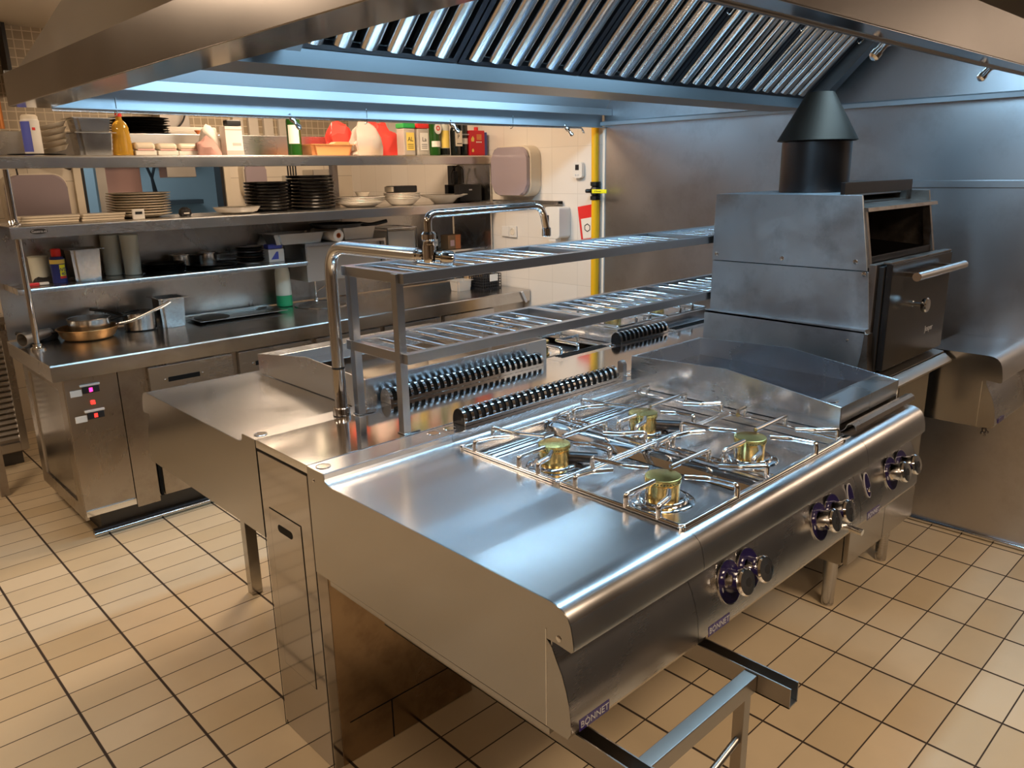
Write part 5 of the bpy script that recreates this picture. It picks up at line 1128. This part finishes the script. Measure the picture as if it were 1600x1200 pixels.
t = simple('preserve_jar', 'round glass jar with a bright red lid on the counter below the small shelf', 'jar', [('jar', MB().lathe([(0, 0), (.055, 0), (.068, .02), (.070, .11), (.052, .155), (.050, .17)], n=28), 'glass_clear'), ('contents', MB().lathe([(0, .004), (.050, .004), (.062, .02), (.063, .09), (0, .09)], n=24), 'bread'), ('lid', MB().lathe([(.054, .171), (.056, .195), (.05, .198), (0, .198)], n=28), 'red_plastic')], (3.52, 4.09, CZ + .002))
# --- on the counter
KZ = CZ + .002
simple('stained_frying_pan', 'brown heat-stained frying pan on the counter holding a saucepan', 'pan', [('pan', MB().lathe([(0, 0), (.105, 0), (.118, .010), (.138, .052), (.142, .053), (.141, .055), (.134, .053), (.112, .012), (0, .005)], n=44), 'burnt_pan'), ('handle', MB().tube(fillet([(.135, .0, .048), (.20, -.04, .062), (.34, -.092, .125), (.375, -.10, .145)], .03), .0085, 10, taper=None), 'pan_steel')], (1.095, 4.205, KZ))
simple('saucepan', 'steel saucepan set inside the stained frying pan', 'saucepan', [('pan', MB().lathe([(0, 0), (.085, 0), (.092, .006), (.096, .082), (.100, .085), (.098, .087), (.092, .085), (.088, .008), (0, .004)], n=40), 'pan_steel'), ('handle', MB().tube(fillet([(.094, .0, .062), (.15, .03, .066), (.26, .07, .078)], .03), .008, 10), 'dark_pan')], (1.108, 4.215, KZ + .012))
simple('saucepan', 'small steel saucepan standing right of the stained frying pan', 'saucepan', [('pan', MB().lathe([(0, 0), (.070, 0), (.078, .006), (.081, .090), (.084, .093), (.078, .093), (.074, .008), (0, .004)], n=36), 'pan_steel'), ('handle', MB().tube(fillet([(-.076, .03, .082), (-.12, .09, .100), (-.19, .14, .112)], .03), .008, 10), 'dark_pan')], (1.352, 4.235, KZ))
simple('food_pan', 'square deep steel food pan on the counter right of the small saucepan', 'pan', [('pan', gn_pan(.135, .14, .155), 'pan_steel')], (1.500, 4.215, KZ))
simple('oven_tray', 'long flat steel tray on the counter', 'tray', [('tray', gn_pan(.50, .26, .014, .002, .004), 'pan_steel')], (1.870, 4.245, KZ))
simple('pan_lid', 'round dark steel pan lid lying on the long steel tray', 'plate', [('dish', MB().lathe([(0, 0), (.086, 0), (.092, .003), (.092, .007), (.060, .016), (0, .020)], n=36), 'dark_pan')], (1.725, 4.215, KZ + .008))  # domed pan lid, kept in the plate category
simple('metal_scoop', 'open-ended grey metal scoop at the left end of the counter', 'scoop', [('scoop', MB().lathe([(.030, 0), (.034, 0), (.020, .16), (.016, .16), (.030, 0)], (0, 0, .034), 24, (.9, .5, .05)), 'aluminium')], (.805, 4.20, KZ))
simple('black_griddle_pan', 'black cast pan behind the shelf post at the left end of the counter', 'pan', [('pan', MB().lathe([(0, 0), (.058, 0), (.072, .04), (.075, .04), (.060, .004), (0, .004)], n=32), 'black_cast'), ('handle', MB().tube([(-.07, .01, .034), (-.105, .05, .040)], .009, 8), 'black_cast')], (.925, 4.325, KZ))
simple('squeeze_bottle', 'tall milky bottle with green liquid by the splashback', 'bottle', [('bottle', MB().lathe([(.046, .067), (.043, .20), (.036, .23), (.018, .24), (.016, .255), (0, .256)], n=28), 'milky_plastic'), ('liquid', MB().lathe([(0, 0), (.042, 0), (.047, .004), (.046, .066), (0, .066)], n=28), 'green_liquid')], (2.222, 4.330, KZ))
t = thing('counter_tap', 'small curved tap above the round basin', 'tap', (2.42, 4.38, CZ))
MB().tube(fillet([(2.46, 4.375, KZ), (2.46, 4.375, 1.02), (2.44, 4.36, 1.075), (2.36, 4.31, 1.075), (2.335, 4.30, 1.00)], .045, 8), .007, 12).build('spout', 'chrome', t)
MB().lathe([(.016, 0), (.016, .018), (.010, .022)], (2.46, 4.375, KZ), 16).build('base', 'chrome', t)
MB().tube([(2.47, 4.37, .90), (2.515, 4.345, .93)], .004, 8).build('lever', 'chrome', t)
t = thing('black_basket', 'black latticed plastic basket with a white tag at the right of the counter', 'basket', (3.50, 3.95, KZ))
b = MB(); b.box(3.405, 3.565, 3.86, 4.0, KZ, KZ + .004)
for i in range(9):
    x = 3.405 + i * .02; b.box(x - .002, x + .002, 3.858, 3.862, KZ, KZ + .10); b.box(x - .002, x + .002, 3.998, 4.002, KZ, KZ + .10)
for i in range(8):
    y = 3.86 + i * .02; b.box(3.403, 3.407, y - .002, y + .002, KZ, KZ + .10); b.box(3.563, 3.567, y - .002, y + .002, KZ, KZ + .10)
for i in range(6):
    z = KZ + .01 + i * .018
    b.box(3.405, 3.565, 3.857, 3.863, z - .002, z + .002); b.box(3.405, 3.565, 3.997, 4.003, z - .002, z + .002); b.box(3.402, 3.408, 3.86, 4.0, z - .002, z + .002); b.box(3.562, 3.568, 3.86, 4.0, z - .002, z + .002)
b.build('lattice', 'black_plastic', t); MB().box(3.46, 3.53, 3.853, 3.856, KZ + .055, KZ + .100).build('tag', 'paper', t)
MB().box(3.415, 3.555, 3.87, 3.99, KZ + .005, KZ + .075, .01).build('contents', 'black_cast', t)
simple('clear_tub', 'clear plastic tub of pale food left of the black basket', 'tub', [('tub', gn_pan(.13, .10, .070, .002, .003), 'plastic_clear'), ('contents', lump([(-.045, -.03, .003), (.045, -.03, .003), (.045, .03, .003), (-.045, .03, .003), (.02, 0, .05), (-.02, 0, .04)], noise=.005, seed=6), 'bread')], (3.32, 3.99, KZ))
